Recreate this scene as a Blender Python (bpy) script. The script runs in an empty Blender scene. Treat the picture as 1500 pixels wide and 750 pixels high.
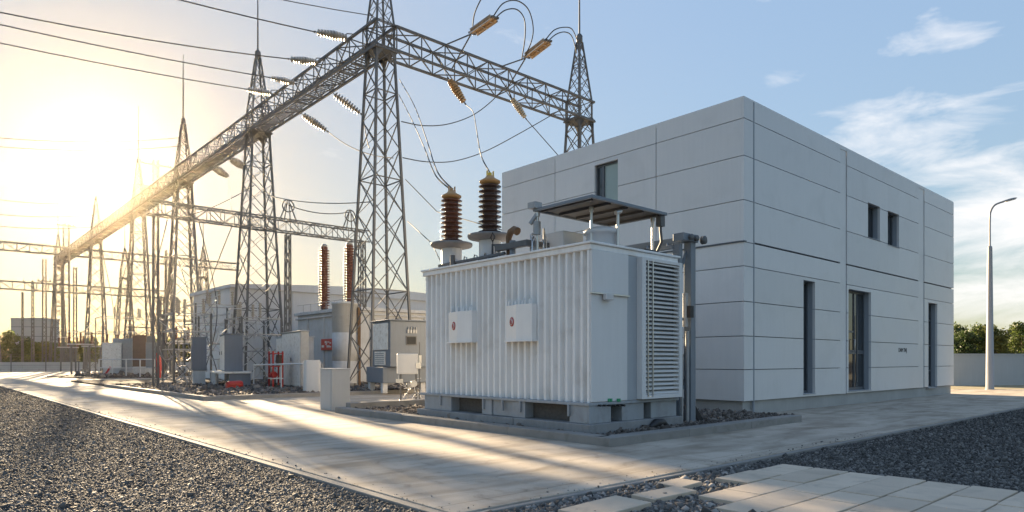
import bpy, math, random
import numpy as np
from mathutils import Vector, Matrix, Quaternion
random.seed(7); rng = np.random.default_rng(7)
SC = bpy.context.scene
COL = SC.collection
R = math.radians

# ------------------------------------------------------------------ survey of the site
# the camera stands at the origin, 1.6 m up; +Y runs along the gantry row, +X along the front of the building
EYE, FOC, HOR, YAW = 1.6, 983.0, 528.0, R(41.67)
SN, CS = math.sin(YAW), math.cos(YAW)
def P3(u, v, d):
    r = (u-750)/FOC*d
    return Vector((d*SN+r*CS, d*CS-r*SN, EYE+(HOR-v)/FOC*d))
def DX(u, x): return x/(SN+(u-750)/FOC*CS)
def DY(u, y): return y/(CS-(u-750)/FOC*SN)
def PX(u, v, x): return P3(u, v, DX(u, x))
def PY(u, v, y): return P3(u, v, DY(u, y))
def G(u, v, z=0.0): return P3(u, v, (EYE-z)*FOC/(v-HOR))

# ------------------------------------------------------------------ mesh builder
class MB:
    def __init__(s): s.v = []; s.f = []; s.sm = []
    def add(s, vs, fs, smooth=False):
        n = len(s.v); s.v += [tuple(p) for p in vs]
        s.f += [tuple(n+i for i in f) for f in fs]; s.sm += [smooth]*len(fs); return s
    def box(s, x0, x1, y0, y1, z0, z1):
        vs = [(x, y, z) for z in (z0, z1) for y in (y0, y1) for x in (x0, x1)]
        return s.add(vs, [(0,2,3,1),(4,5,7,6),(0,1,5,4),(2,6,7,3),(0,4,6,2),(1,3,7,5)])
    def obox(s, c, size, m=None):
        hx, hy, hz = [a/2 for a in size]; m = m or Matrix.Identity(3); c = Vector(c)
        vs = [c+m@Vector((x, y, z)) for z in (-hz, hz) for y in (-hy, hy) for x in (-hx, hx)]
        return s.add(vs, [(0,2,3,1),(4,5,7,6),(0,1,5,4),(2,6,7,3),(0,4,6,2),(1,3,7,5)])
    def bar(s, p0, p1, w, h=None):
        p0, p1 = Vector(p0), Vector(p1); d = p1-p0; L = d.length
        if L < 1e-6: return s
        return s.obox((p0+p1)/2, (w, h or w, L), frame(d))
    def angle(s, p0, p1, w, t):            # rolled L section
        p0, p1 = Vector(p0), Vector(p1); d = p1-p0; m = frame(d)
        s.obox((p0+p1)/2+m@Vector((0, -w/2+t/2, 0)), (w, t, d.length), m)
        return s.obox((p0+p1)/2+m@Vector((-w/2+t/2, t/2, 0)), (t, w-t, d.length), m)
    def tube(s, pts, r, n=8, caps=True):
        pts = [Vector(p) for p in pts]; k = len(pts)
        rs = r if isinstance(r, (list, tuple)) else [r]*k
        vs = []; prev = None
        for i, p in enumerate(pts):
            t = (pts[min(i+1, k-1)]-pts[max(i-1, 0)]).normalized()
            if prev is None:
                a = Vector((0, 0, 1)) if abs(t.z) < .9 else Vector((1, 0, 0))
                x = t.cross(a).normalized()
            else: x = (prev-t*prev.dot(t)).normalized()
            prev = x; y = t.cross(x)
            for j in range(n):
                a = 2*math.pi*j/n; vs.append(p+(x*math.cos(a)+y*math.sin(a))*rs[i])
        fs = [(i*n+j, i*n+(j+1) % n, (i+1)*n+(j+1) % n, (i+1)*n+j) for i in range(k-1) for j in range(n)]
        s.add(vs, fs, True)
        if caps:
            s.add(vs[:n], [tuple(range(n))[::-1]]); s.add(vs[-n:], [tuple(range(n))])
        return s
    def lathe(s, prof, c=(0, 0, 0), n=20, axis=None, smooth=True):
        c = Vector(c); m = frame(Vector(axis)) if axis else Matrix.Identity(3)
        vs = []
        for r, z in prof:
            for j in range(n):
                a = 2*math.pi*j/n; vs.append(c+m@Vector((r*math.cos(a), r*math.sin(a), z)))
        k = len(prof)
        fs = [(i*n+j, i*n+(j+1) % n, (i+1)*n+(j+1) % n, (i+1)*n+j) for i in range(k-1) for j in range(n)]
        s.add(vs, fs, smooth)
        s.add(vs[:n], [tuple(range(n))[::-1]]); s.add(vs[-n:], [tuple(range(n))]); return s
    def prism(s, poly, z0, z1, smooth=False):
        n = len(poly)
        s.add([(x, y, z) for z in (z0, z1) for x, y in poly], [(i, (i+1) % n, n+(i+1) % n, n+i) for i in range(n)], smooth)
        s.add([(x, y, z0) for x, y in poly], [tuple(range(n))[::-1]])
        return s.add([(x, y, z1) for x, y in poly], [tuple(range(n))])
    def build(s, name, mat, parent=None, bevel=0, world=True, seg=2):
        off = Vector((0, 0, 0))
        if parent is not None and world:
            q = parent
            while q is not None: off += q.location; q = q.parent
        me = bpy.data.meshes.new(name)
        me.from_pydata([(v[0]-off.x, v[1]-off.y, v[2]-off.z) for v in s.v], [], s.f)
        me.polygons.foreach_set('use_smooth', s.sm)
        me.materials.append(mat); me.update()
        o = bpy.data.objects.new(name, me); COL.objects.link(o)
        if parent is not None: o.parent = parent
        if bevel:
            b = o.modifiers.new('bevel', 'BEVEL'); b.width = bevel; b.segments = seg; b.limit_method = 'ANGLE'; b.angle_limit = R(40)
        return o
def frame(d):
    d = Vector(d).normalized()
    a = Vector((0, 0, 1)) if abs(d.z) < .98 else Vector((0, 1, 0))
    x = a.cross(d).normalized(); y = d.cross(x)
    return Matrix((x, y, d)).transposed()
def tag(o, label=None, cat=None, group=None, kind=None):
    if label: o['label'] = label
    if cat: o['category'] = cat
    if group: o['group'] = group
    if kind: o['kind'] = kind
    return o
def thing(name, label, cat, loc=(0, 0, 0), group=None, rz=0.0):
    o = bpy.data.objects.new(name, None); COL.objects.link(o)
    o.location = loc; o.rotation_euler = (0, 0, rz); o.empty_display_size = .2
    return tag(o, label, cat, group)
def copy_tree(o, parent=None):
    kids = [c for c in o.children]
    c = o.copy(); COL.objects.link(c)
    if parent is not None: c.parent = parent
    for k in kids: copy_tree(k, c)
    return c
def struct(o): o['kind'] = 'structure'; return o

# ------------------------------------------------------------------ materials
def mat(name, base, rough=.5, metal=0.0, var=.12, scale=3.0, fine=40.0, bump=.0, streak=0.0, island=0.0, coat=0.0, dirt=None, dirt_amt=0.0, spec=.5):
    m = bpy.data.materials.new(name); m.use_nodes = True
    nt = m.node_tree; N = nt.nodes; L = nt.links; b = N['Principled BSDF']
    b.inputs['Metallic'].default_value = metal; b.inputs['Coat Weight'].default_value = coat
    b.inputs['Specular IOR Level'].default_value = spec
    tc = N.new('ShaderNodeTexCoord')
    def noise(sc, det=4, vec=None, dist=0):
        n = N.new('ShaderNodeTexNoise'); n.inputs['Scale'].default_value = sc; n.inputs['Detail'].default_value = det; n.inputs['Distortion'].default_value = dist
        L.new(vec or tc.outputs['Object'], n.inputs['Vector']); return n.outputs['Fac']
    def math_(op, a, b_=None, c=None):
        n = N.new('ShaderNodeMath'); n.operation = op
        for i, x in enumerate((a, b_, c)):
            if x is None: continue
            if isinstance(x, (int, float)): n.inputs[i].default_value = x
            else: L.new(x, n.inputs[i])
        return n.outputs[0]
    n1 = noise(scale, 5); n2 = noise(fine, 3)
    f = math_('MULTIPLY_ADD', math_('SUBTRACT', n1, .5), 2*var, 1.0)
    f = math_('MULTIPLY_ADD', math_('SUBTRACT', n2, .5), var, f)
    if streak:
        mp = N.new('ShaderNodeMapping'); mp.inputs['Scale'].default_value = (5, 5, .35); L.new(tc.outputs['Object'], mp.inputs['Vector'])
        n3 = noise(2.0, 5, mp.outputs['Vector'])
        f = math_('MULTIPLY_ADD', math_('SUBTRACT', n3, .5), 2*streak, f)
    if island:
        g = N.new('ShaderNodeNewGeometry')
        f = math_('MULTIPLY_ADD', math_('SUBTRACT', g.outputs['Random Per Island'], .5), 2*island, f)
    hs = N.new('ShaderNodeMix'); hs.data_type = 'RGBA'; hs.blend_type = 'MULTIPLY'; hs.inputs['Factor'].default_value = 1
    hs.inputs['A'].default_value = (*base, 1)
    cb = N.new('ShaderNodeCombineColor')
    for i in range(3): L.new(f, cb.inputs[i])
    L.new(cb.outputs[0], hs.inputs['B']); out = hs.outputs['Result']
    if dirt:
        n4 = noise(scale*1.7, 8, None, .6)
        r = N.new('ShaderNodeValToRGB'); r.color_ramp.elements[0].position = .52; r.color_ramp.elements[1].position = .72
        L.new(n4, r.inputs['Fac'])
        dm = N.new('ShaderNodeMix'); dm.data_type = 'RGBA'; dm.inputs['B'].default_value = (*dirt, 1); L.new(out, dm.inputs['A'])
        L.new(math_('MULTIPLY', r.outputs['Color'], dirt_amt), dm.inputs['Factor']); out = dm.outputs['Result']
    L.new(out, b.inputs['Base Color'])
    L.new(math_('MULTIPLY_ADD', n1, .3, rough-.15), b.inputs['Roughness'])
    if bump:
        bp = N.new('ShaderNodeBump'); bp.inputs['Strength'].default_value = bump; bp.inputs['Distance'].default_value = .01
        L.new(n2, bp.inputs['Height']); L.new(bp.outputs['Normal'], b.inputs['Normal'])
    return m

M = {}
M['cladding'] = mat('grey wall panel', (.68, .675, .67), .42, var=.05, scale=.5, fine=25, streak=.045, island=.045, dirt=(.50, .50, .49), dirt_amt=.25)
M['joint'] = mat('dark joint', (.10, .11, .12), .7)
M['plinth'] = mat('plinth concrete', (.38, .38, .37), .85, spec=.12, var=.2, scale=1.5, fine=30, bump=.3, streak=.1)
M['frame_dark'] = mat('dark window frame', (.09, .10, .115), .4)
M['reveal'] = mat('grey reveal', (.30, .33, .37), .5, var=.06)
M['white_paint'] = mat('white tank paint', (.82, .815, .805), .42, var=.06, scale=1.2, fine=30, streak=.12, dirt=(.55, .51, .46), dirt_amt=.32)
M['panel_paint'] = mat('pale grey panel paint', (.66, .66, .66), .45, var=.05, scale=1, streak=.05)
M['grey_paint'] = mat('grey equipment paint', (.36, .39, .42), .45, var=.08, scale=2, streak=.08)
M['box_paint'] = mat('light box paint', (.56, .565, .57), .4, var=.05, scale=4, streak=.04)
M['blue_grey'] = mat('blue grey steel paint', (.17, .20, .235), .45, var=.15, scale=3)
M['galv'] = mat('galvanised steel', (.33, .34, .35), .5, metal=.35, var=.25, scale=6)
M['galv_dark'] = mat('weathered galvanised steel', (.115, .117, .12), .6, metal=.2, var=.3, scale=5)
M['bare_metal'] = mat('bright metal', (.55, .55, .54), .35, metal=.8, var=.2, scale=8)
M['patina_lit'] = mat('worn zinc sheet with sun tone', (.72, .70, .66), .5, metal=.1, var=.22, scale=4, fine=50, bump=.4, dirt=(.34, .27, .2), dirt_amt=.5)  # worn sheet, its colour lightened to imitate sun on the door faces
M['dark_sheet'] = mat('dark roof sheet', (.075, .075, .076), .55, var=.25, scale=2)
M['black'] = mat('black rubber', (.02, .02, .022), .55)
M['void'] = mat('dark interior', (.018, .02, .022), .7)
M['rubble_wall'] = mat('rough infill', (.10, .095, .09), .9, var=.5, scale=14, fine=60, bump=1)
M['porcelain'] = mat('brown porcelain', (.15, .06, .035), .28, var=.3, scale=5, coat=.5)
M['porcelain_dark'] = mat('dark brown porcelain', (.075, .04, .03), .25, var=.3, scale=5, coat=.6)
M['porcelain_red'] = mat('red brown porcelain', (.13, .048, .034), .35, var=.25, scale=5, coat=.3)
M['cap_orange'] = mat('ochre bushing cap', (.50, .27, .10), .4, var=.2, scale=6)
M['yellow'] = mat('yellow terminal', (.75, .5, .04), .5)
M['glass_disc'] = mat('buff insulator glaze', (.36, .32, .26), .3, var=.3, scale=9, island=.3, coat=.4)
M['glass_brown'] = mat('amber insulator glaze', (.34, .21, .10), .3, var=.3, scale=9, island=.3, coat=.4)
M['wire'] = mat('aluminium conductor', (.045, .045, .048), .75)
M['cab_grey_shade'] = mat('blue grey cabinet paint with shade tone', (.145, .17, .205), .5, var=.1, scale=2, streak=.12)  # blue grey paint, darkened to imitate the shaded sides of the cabinets
M['box_white'] = mat('white junction box paint', (.80, .79, .775), .4, var=.05, scale=4, streak=.06)
M['flange'] = mat('grey flange paint', (.20, .19, .185), .55, var=.25, scale=5)
M['rust'] = M.setdefault('brown_paint', mat('brown cabinet paint', (.15, .10, .075), .6, var=.3)) and mat('rusty pipe', (.17, .10, .055), .8, var=.5, scale=14, bump=.4)
M['red'] = mat('red paint', (.42, .022, .018), .45, var=.15)
M['emblem_light'] = mat('pale emblem face', (.62, .60, .58), .45)
M['green'] = mat('green tag', (.03, .30, .14), .5)
M['concrete_grey'] = mat('old grey concrete', (.50, .505, .51), .85, spec=.12, var=.22, scale=1.1, fine=30, bump=.4, streak=.16, dirt=(.34, .31, .27), dirt_amt=.35)
M['plinth_dark'] = mat('dark plinth concrete', (.27, .275, .28), .85, spec=.12, var=.22, scale=1.1, fine=30, bump=.4, streak=.16, dirt=(.15, .14, .13), dirt_amt=.4)
M['hall'] = mat('pale hall cladding', (.58, .59, .60), .6, var=.08, scale=.6, streak=.1)
M['kerb'] = mat('kerb concrete', (.26, .25, .235), .85, spec=.12, var=.22, scale=2.2, fine=45, bump=.5, dirt=(.16, .15, .13), dirt_amt=.45)
M['wall_white'] = mat('rendered wall', (.40, .42, .43), .85, spec=.12, var=.1, scale=1, streak=.08)
M['lamp_pole'] = mat('painted lamp pole', (.27, .275, .28), .45, var=.08, scale=3, streak=.05)
M['lamp_glass'] = mat('frosted lens', (.6, .6, .58), .25)
M['slab'] = mat('paving slab', (.56, .47, .37), .8, spec=.12, var=.15, scale=1.6, fine=60, bump=.4, island=.10, dirt=(.33, .29, .24), dirt_amt=.5)
M['bark'] = mat('bark', (.10, .075, .055), .9, var=.35, scale=6, bump=.5)
def leafmat(name, col, tr=.35):
    m = bpy.data.materials.new(name); m.use_nodes = True; nt = m.node_tree; N = nt.nodes; L = nt.links
    b = N['Principled BSDF']; b.inputs['Roughness'].default_value = .55
    g = N.new('ShaderNodeNewGeometry'); r = N.new('ShaderNodeValToRGB')
    r.color_ramp.elements[0].color = (col[0]*.55, col[1]*.6, col[2]*.6, 1); r.color_ramp.elements[1].color = (col[0]*1.5, col[1]*1.35, col[2]*1.1, 1)
    L.new(g.outputs['Random Per Island'], r.inputs['Fac']); L.new(r.outputs['Color'], b.inputs['Base Color'])
    t = N.new('ShaderNodeBsdfTranslucent'); L.new(r.outputs['Color'], t.inputs['Color'])
    mx = N.new('ShaderNodeMixShader'); mx.inputs[0].default_value = tr
    L.new(b.outputs[0], mx.inputs[1]); L.new(t.outputs[0], mx.inputs[2]); L.new(mx.outputs[0], N['Material Output'].inputs['Surface'])
    return m
M['leaf'] = leafmat('mid green leaves', (.085, .12, .033), .45); M['leaf_dark'] = leafmat('dark green leaves', (.045, .075, .022)); M['leaf_olive'] = leafmat('olive leaves', (.12, .135, .04), .45)
def glassmat(name, col, rough=.06, trans=.0):
    m = bpy.data.materials.new(name); m.use_nodes = True; b = m.node_tree.nodes['Principled BSDF']
    b.inputs['Base Color'].default_value = (*col, 1); b.inputs['Roughness'].default_value = rough; b.inputs['Specular IOR Level'].default_value = .8
    b.inputs['Transmission Weight'].default_value = trans
    return m
M['pane_green'] = glassmat('frosted greenish pane', (.30, .38, .36), .25); M['pane_dark'] = glassmat('dark window pane', (.03, .036, .042), .05)

def gravelmat(name, lo, hi, cell, bump=1.0):
    m = bpy.data.materials.new(name); m.use_nodes = True; nt = m.node_tree; N = nt.nodes; L = nt.links; b = N['Principled BSDF']
    b.inputs['Roughness'].default_value = .95; b.inputs['Specular IOR Level'].default_value = .05
    tc = N.new('ShaderNodeTexCoord')
    v = N.new('ShaderNodeTexVoronoi'); v.inputs['Scale'].default_value = cell; L.new(tc.outputs['Object'], v.inputs['Vector'])
    v2 = N.new('ShaderNodeTexVoronoi'); v2.inputs['Scale'].default_value = cell*.45; L.new(tc.outputs['Object'], v2.inputs['Vector'])
    n = N.new('ShaderNodeTexNoise'); n.inputs['Scale'].default_value = .35; n.inputs['Detail'].default_value = 6; L.new(tc.outputs['Object'], n.inputs['Vector'])
    sp = N.new('ShaderNodeSeparateColor'); L.new(v.outputs['Color'], sp.inputs[0])
    pw = N.new('ShaderNodeMath'); pw.operation = 'POWER'; pw.inputs[1].default_value = 2.2; L.new(sp.outputs[0], pw.inputs[0])
    mx = N.new('ShaderNodeMix'); mx.data_type = 'RGBA'; mx.inputs['A'].default_value = (*lo, 1); mx.inputs['B'].default_value = (*hi, 1); L.new(pw.outputs[0], mx.inputs['Factor'])
    mr = N.new('ShaderNodeMapRange'); mr.inputs['From Min'].default_value = .3; mr.inputs['From Max'].default_value = .7; mr.inputs['To Min'].default_value = .72; mr.inputs['To Max'].default_value = 1.25; L.new(n.outputs['Fac'], mr.inputs['Value'])
    mu = N.new('ShaderNodeMix'); mu.data_type = 'RGBA'; mu.blend_type = 'MULTIPLY'; mu.inputs['Factor'].default_value = 1; L.new(mx.outputs['Result'], mu.inputs['A'])
    L.new(mr.outputs['Result'], mu.inputs['B']); L.new(mu.outputs['Result'], b.inputs['Base Color'])
    ad = N.new('ShaderNodeMath'); ad.operation = 'ADD'; L.new(v.outputs['Distance'], ad.inputs[0]); L.new(v2.outputs['Distance'], ad.inputs[1])
    bp = N.new('ShaderNodeBump'); bp.invert = True; bp.inputs['Strength'].default_value = bump; bp.inputs['Distance'].default_value = .6/cell
    L.new(ad.outputs[0], bp.inputs['Height']); L.new(bp.outputs['Normal'], b.inputs['Normal'])
    return m
M['gravel'] = gravelmat('dark gravel ground', (.03, .028, .026), (.115, .108, .10), 60)
M['bed_gravel'] = gravelmat('brown bed gravel', (.07, .06, .052), (.26, .23, .2), 22)
def stonemat(name, lo, hi):
    m = bpy.data.materials.new(name); m.use_nodes = True; nt = m.node_tree; N = nt.nodes; L = nt.links; b = N['Principled BSDF']
    b.inputs['Roughness'].default_value = .85; b.inputs['Specular IOR Level'].default_value = .25
    g = N.new('ShaderNodeNewGeometry'); r = N.new('ShaderNodeValToRGB'); r.color_ramp.elements[0].color = (*lo, 1); r.color_ramp.elements[1].color = (*hi, 1)
    e = r.color_ramp.elements.new(.6); e.color = tuple((a*.65+c*.35) for a, c in zip(lo, hi))+(1,)
    L.new(g.outputs['Random Per Island'], r.inputs['Fac']); L.new(r.outputs['Color'], b.inputs['Base Color']); return m
M['stones'] = stonemat('dark crushed stone', (.05, .048, .046), (.235, .222, .205))
M['stones_light'] = stonemat('pale crushed stone', (.06, .058, .055), (.36, .34, .32))
M['stones_brown'] = stonemat('brown crushed stone', (.06, .052, .046), (.26, .225, .195))

def pathmat():
    m = bpy.data.materials.new('path concrete'); m.use_nodes = True; nt = m.node_tree; N = nt.nodes; L = nt.links; b = N['Principled BSDF']
    tc = N.new('ShaderNodeTexCoord')
    def noise(sc, det, vec=None, dist=0):
        n = N.new('ShaderNodeTexNoise'); n.inputs['Scale'].default_value = sc; n.inputs['Detail'].default_value = det; n.inputs['Distortion'].default_value = dist
        L.new(vec or tc.outputs['Object'], n.inputs['Vector']); return n.outputs['Fac']
    def ramp(fac, p0, c0, p1, c1):
        r = N.new('ShaderNodeValToRGB'); r.color_ramp.elements[0].position = p0; r.color_ramp.elements[1].position = p1
        r.color_ramp.elements[0].color = (*c0, 1); r.color_ramp.elements[1].color = (*c1, 1); L.new(fac, r.inputs['Fac']); return r.outputs['Color']
    def mul(a, c, f=1.0):
        x = N.new('ShaderNodeMix'); x.data_type = 'RGBA'; x.blend_type = 'MULTIPLY'; x.inputs['Factor'].default_value = f; L.new(a, x.inputs['A']); L.new(c, x.inputs['B']); return x.outputs['Result']
    mp = N.new('ShaderNodeMapping'); mp.inputs['Rotation'].default_value = (0, 0, .25); mp.inputs['Scale'].default_value = (.35, 1.6, 1); L.new(tc.outputs['Object'], mp.inputs['Vector'])
    c = ramp(noise(.9, 7, None, .4), .3, (.43, .375, .31), .7, (.55, .485, .405))
    c = mul(c, ramp(noise(1.1, 8, mp.outputs['Vector'], .8), .36, (.74, .725, .705), .56, (1, 1, 1)))      # trowel and tyre streaks
    c = mul(c, ramp(noise(3.2, 6, None, 1.2), .25, (.66, .635, .61), .42, (1, 1, 1)), .8)               # blotches
    c = mul(c, ramp(noise(.45, 4, None, 2.0), .34, (.80, .79, .77), .46, (1, 1, 1)))                    # large damp stains
    c = mul(c, ramp(noise(90, 2), .3, (.8, .8, .8), .7, (1.08, 1.08, 1.08)))
    sx = N.new('ShaderNodeSeparateXYZ'); L.new(tc.outputs['Object'], sx.inputs[0])
    def line(o, off, per, w):                                                                       # sawn joints
        a = N.new('ShaderNodeMath'); a.operation = 'ADD'; a.inputs[1].default_value = off; L.new(o, a.inputs[0])
        p = N.new('ShaderNodeMath'); p.operation = 'PINGPONG'; p.inputs[1].default_value = per/2; L.new(a.outputs[0], p.inputs[0])
        q = N.new('ShaderNodeMath'); q.operation = 'GREATER_THAN'; q.inputs[1].default_value = w; L.new(p.outputs[0], q.inputs[0]); return q.outputs[0]
    for o, off, per in ((sx.outputs['Y'], 4.4, 5.2),):
        q = line(o, off, per, .006); c = mul(c, ramp(q, 0, (.55, .53, .5), 1, (1, 1, 1)))
    L.new(c, b.inputs['Base Color']); b.inputs['Roughness'].default_value = .92; b.inputs['Specular IOR Level'].default_value = .12
    bp = N.new('ShaderNodeBump'); bp.inputs['Strength'].default_value = .15; bp.inputs['Distance'].default_value = .005
    L.new(noise(55, 5), bp.inputs['Height']); L.new(bp.outputs['Normal'], b.inputs['Normal'])
    return m
M['path'] = pathmat()
# ------------------------------------------------------------------ camera, sky, sun
cam = bpy.data.cameras.new('camera'); co = bpy.data.objects.new('camera', cam); COL.objects.link(co); SC.camera = co
co.location = (0, 0, EYE); co.rotation_euler = (R(90), 0, -YAW)
cam.sensor_width = 36; cam.lens = FOC/1500*36; cam.shift_y = (HOR-375)/1500; cam.clip_start = .1; cam.clip_end = 5000
SUN_EL, SUN_AZ = R(14.1), R(10.3)          # azimuth from +Y towards +X
sdir = Vector((math.sin(SUN_AZ)*math.cos(SUN_EL), math.cos(SUN_AZ)*math.cos(SUN_EL), math.sin(SUN_EL)))
sl = bpy.data.lights.new('sun', 'SUN'); sl.energy = 4.5; sl.angle = R(.53); sl.color = (1.0, .77, .49)
so = bpy.data.objects.new('sun', sl); COL.objects.link(so); so.rotation_euler = sdir.to_track_quat('Z', 'Y').to_euler(); so.location = (0, 0, 40)
W = bpy.data.worlds.new('World'); SC.world = W; W.use_nodes = True
nt = W.node_tree; N = nt.nodes; L = nt.links
sky = N.new('ShaderNodeTexSky'); sky.sky_type = 'NISHITA'; sky.sun_disc = False
sky.sun_elevation = SUN_EL; sky.sun_rotation = SUN_AZ; sky.air_density = 1.0; sky.dust_density = 0.5; sky.ozone_density = 1.1; sky.altitude = 100
bg = N['Background']; bg.inputs['Strength'].default_value = .072
tc = N.new('ShaderNodeTexCoord')
def wmath(op, a, b=None):
    n = N.new('ShaderNodeMath'); n.operation = op
    for i, x in enumerate((a, b)):
        if x is None: continue
        if isinstance(x, (int, float)): n.inputs[i].default_value = x
        else: L.new(x, n.inputs[i])
    return n.outputs[0]
sp = N.new('ShaderNodeSeparateXYZ'); L.new(tc.outputs['Generated'], sp.inputs[0])
cv = N.new('ShaderNodeCombineXYZ'); L.new(wmath('ARCTAN2', sp.outputs['X'], sp.outputs['Y']), cv.inputs[0]); L.new(wmath('ARCSINE', sp.outputs['Z']), cv.inputs[1])
mp = N.new('ShaderNodeMapping'); mp.inputs['Rotation'].default_value = (0, 0, R(-9)); mp.inputs['Scale'].default_value = (2.2, 7.5, 1); mp.inputs['Location'].default_value = (2.3, .9, 0); L.new(cv.outputs[0], mp.inputs['Vector'])
cn = N.new('ShaderNodeTexNoise'); cn.inputs['Scale'].default_value = 2.6; cn.inputs['Detail'].default_value = 9; cn.inputs['Roughness'].default_value = .6; cn.inputs['Distortion'].default_value = .45; L.new(mp.outputs[0], cn.inputs['Vector'])
az = wmath('ARCTAN2', sp.outputs['X'], sp.outputs['Y']); el = wmath('ARCSINE', sp.outputs['Z'])
def sky_at(u, v):                                            # azimuth and elevation of a point of the sky
    p = P3(u, v, 1.0)-Vector((0, 0, EYE)); return math.atan2(p.x, p.y), math.asin(p.normalized().z)
def bank(u, v, du, dv, amt):                                 # a bank of cloud, soft edged
    a0, e0 = sky_at(u, v); k = math.radians(1)/17.2
    xx = wmath('DIVIDE', wmath('SUBTRACT', az, a0), du*k); yy = wmath('DIVIDE', wmath('SUBTRACT', el, e0), dv*k)
    return wmath('MULTIPLY', wmath('EXPONENT', wmath('MULTIPLY', wmath('ADD', wmath('MULTIPLY', xx, xx), wmath('MULTIPLY', yy, yy)), -1.0)), amt)
tot = None
for bk in ((1320, 205, 120, 44, .40), (1490, 330, 170, 95, .42), (1130, 118, 45, 18, .28), (1390, 60, 90, 26, .22), (1250, 75, 60, 10, .14), (1410, 240, 70, 12, .30), (60, 300, 260, 60, .12), (1470, 430, 220, 60, .36), (1700, 250, 250, 120, .25)):
    w_ = bank(*bk); tot = w_ if tot is None else wmath('MAXIMUM', tot, w_)
dens = wmath('ADD', wmath('SUBTRACT', cn.outputs['Fac'], .66), tot)
cf = wmath('MULTIPLY', wmath('MINIMUM', wmath('MAXIMUM', wmath('MULTIPLY', dens, 3.2), 0.0), 1.0), .85)
# roll the very bright sky round the sun off gently: c * luminance ^ -0.74
lum = N.new('ShaderNodeVectorMath'); lum.operation = 'DOT_PRODUCT'; lum.inputs[1].default_value = (.25, .6, .15); L.new(sky.outputs[0], lum.inputs[0])
soft = N.new('ShaderNodeVectorMath'); soft.operation = 'SCALE'; L.new(sky.outputs[0], soft.inputs[0]); L.new(wmath('POWER', wmath('MAXIMUM', lum.outputs['Value'], .02), -.74), soft.inputs['Scale'])
cm = N.new('ShaderNodeMix'); cm.data_type = 'RGBA'; L.new(cf, cm.inputs['Factor'])
hs = N.new('ShaderNodeHueSaturation'); hs.inputs['Saturation'].default_value = .92; L.new(soft.outputs[0], hs.inputs['Color']); L.new(hs.outputs['Color'], cm.inputs['A']); cm.inputs['B'].default_value = (2.9, 2.8, 2.75, 1)
L.new(cm.outputs['Result'], bg.inputs['Color'])
SC.view_settings.view_transform = 'Standard'; SC.view_settings.look = 'None'; SC.view_settings.exposure = 2.52; SC.view_settings.gamma = 1
SC.cycles.max_bounces = 6; SC.cycles.diffuse_bounces = 3; SC.cycles.volume_bounces = 1; SC.cycles.transparent_max_bounces = 16
SC.cycles.use_denoising = True; SC.cycles.sample_clamp_indirect = 6

# ------------------------------------------------------------------ ground, path, beds
GZ = -.06
g = MB(); g.add([(-700, -700, GZ), (700, -700, GZ), (700, 700, GZ), (-700, 700, GZ)], [(0, 1, 2, 3)])
struct(g.build('ground', M['gravel']))
PX0, PY0, PX1, PY1 = 4.22, 5.62, 75, 117
a = MB(); a.box(PX0, PX1, PY0, PY1, GZ-.15, 0); struct(a.build('path', M['path'], bevel=.012))
e = MB()
e.box(PX0-.13, PX0-.004, PY0-.11, PY1, GZ-.1, -.012); e.box(PX0, PX1, PY0-.11, PY0-.004, GZ-.1, -.012)
struct(e.build('path_edging', M['kerb'], bevel=.012))
def kerb(runs, w=.22, z=.16):
    k = MB()
    for (x0, y0), (x1, y1) in runs:
        L_ = math.hypot(x1-x0, y1-y0); n = max(1, round(L_/3.0)); dx, dy = (x1-x0)/L_, (y1-y0)/L_
        for i in range(n):
            s0, s1 = i*L_/n+.004, (i+1)*L_/n-.004
            xs = sorted((x0+dx*s0, x0+dx*s1)); ys = sorted((y0+dy*s0, y0+dy*s1))
            if abs(dx) > .5: k.box(xs[0], xs[1], y0, y0+w, -.05, z)
            else: k.box(x0, x0+w, ys[0], ys[1], -.05, z)
    return struct(k.build('kerb', M['kerb'], bevel=.018))
# bed under the transformer
KX, KY = 9.58, 8.05
kerb([((KX, KY+.22), (KX, 18.9)), ((KX, KY), (17.3, KY))], .34, .17)
kerb([((KX+.36, 18.6), (13.6, 18.6))], .3, .3)
b = MB(); b.box(KX+.3, 17.85, KY+.3, 18.65, -.02, .10); struct(b.build('gravel_bed', M['bed_gravel']))
# bed of the switchyard
kerb([((8.6, 28.1), (30, 28.1)), ((8.6, 28.32), (8.6, 47))], .24, .17)
b = MB(); b.box(8.8, 40, 28.3, 60, -.02, .10); struct(b.build('gravel_bed', M['bed_gravel']))
b = MB(); b.prism([(11.5, 68.5), (17, 67.6), (27, 69), (29, 90), (15, 92), (9.5, 78)], -.02, .09); struct(b.build('gravel_bed', M['bed_gravel']))

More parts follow.
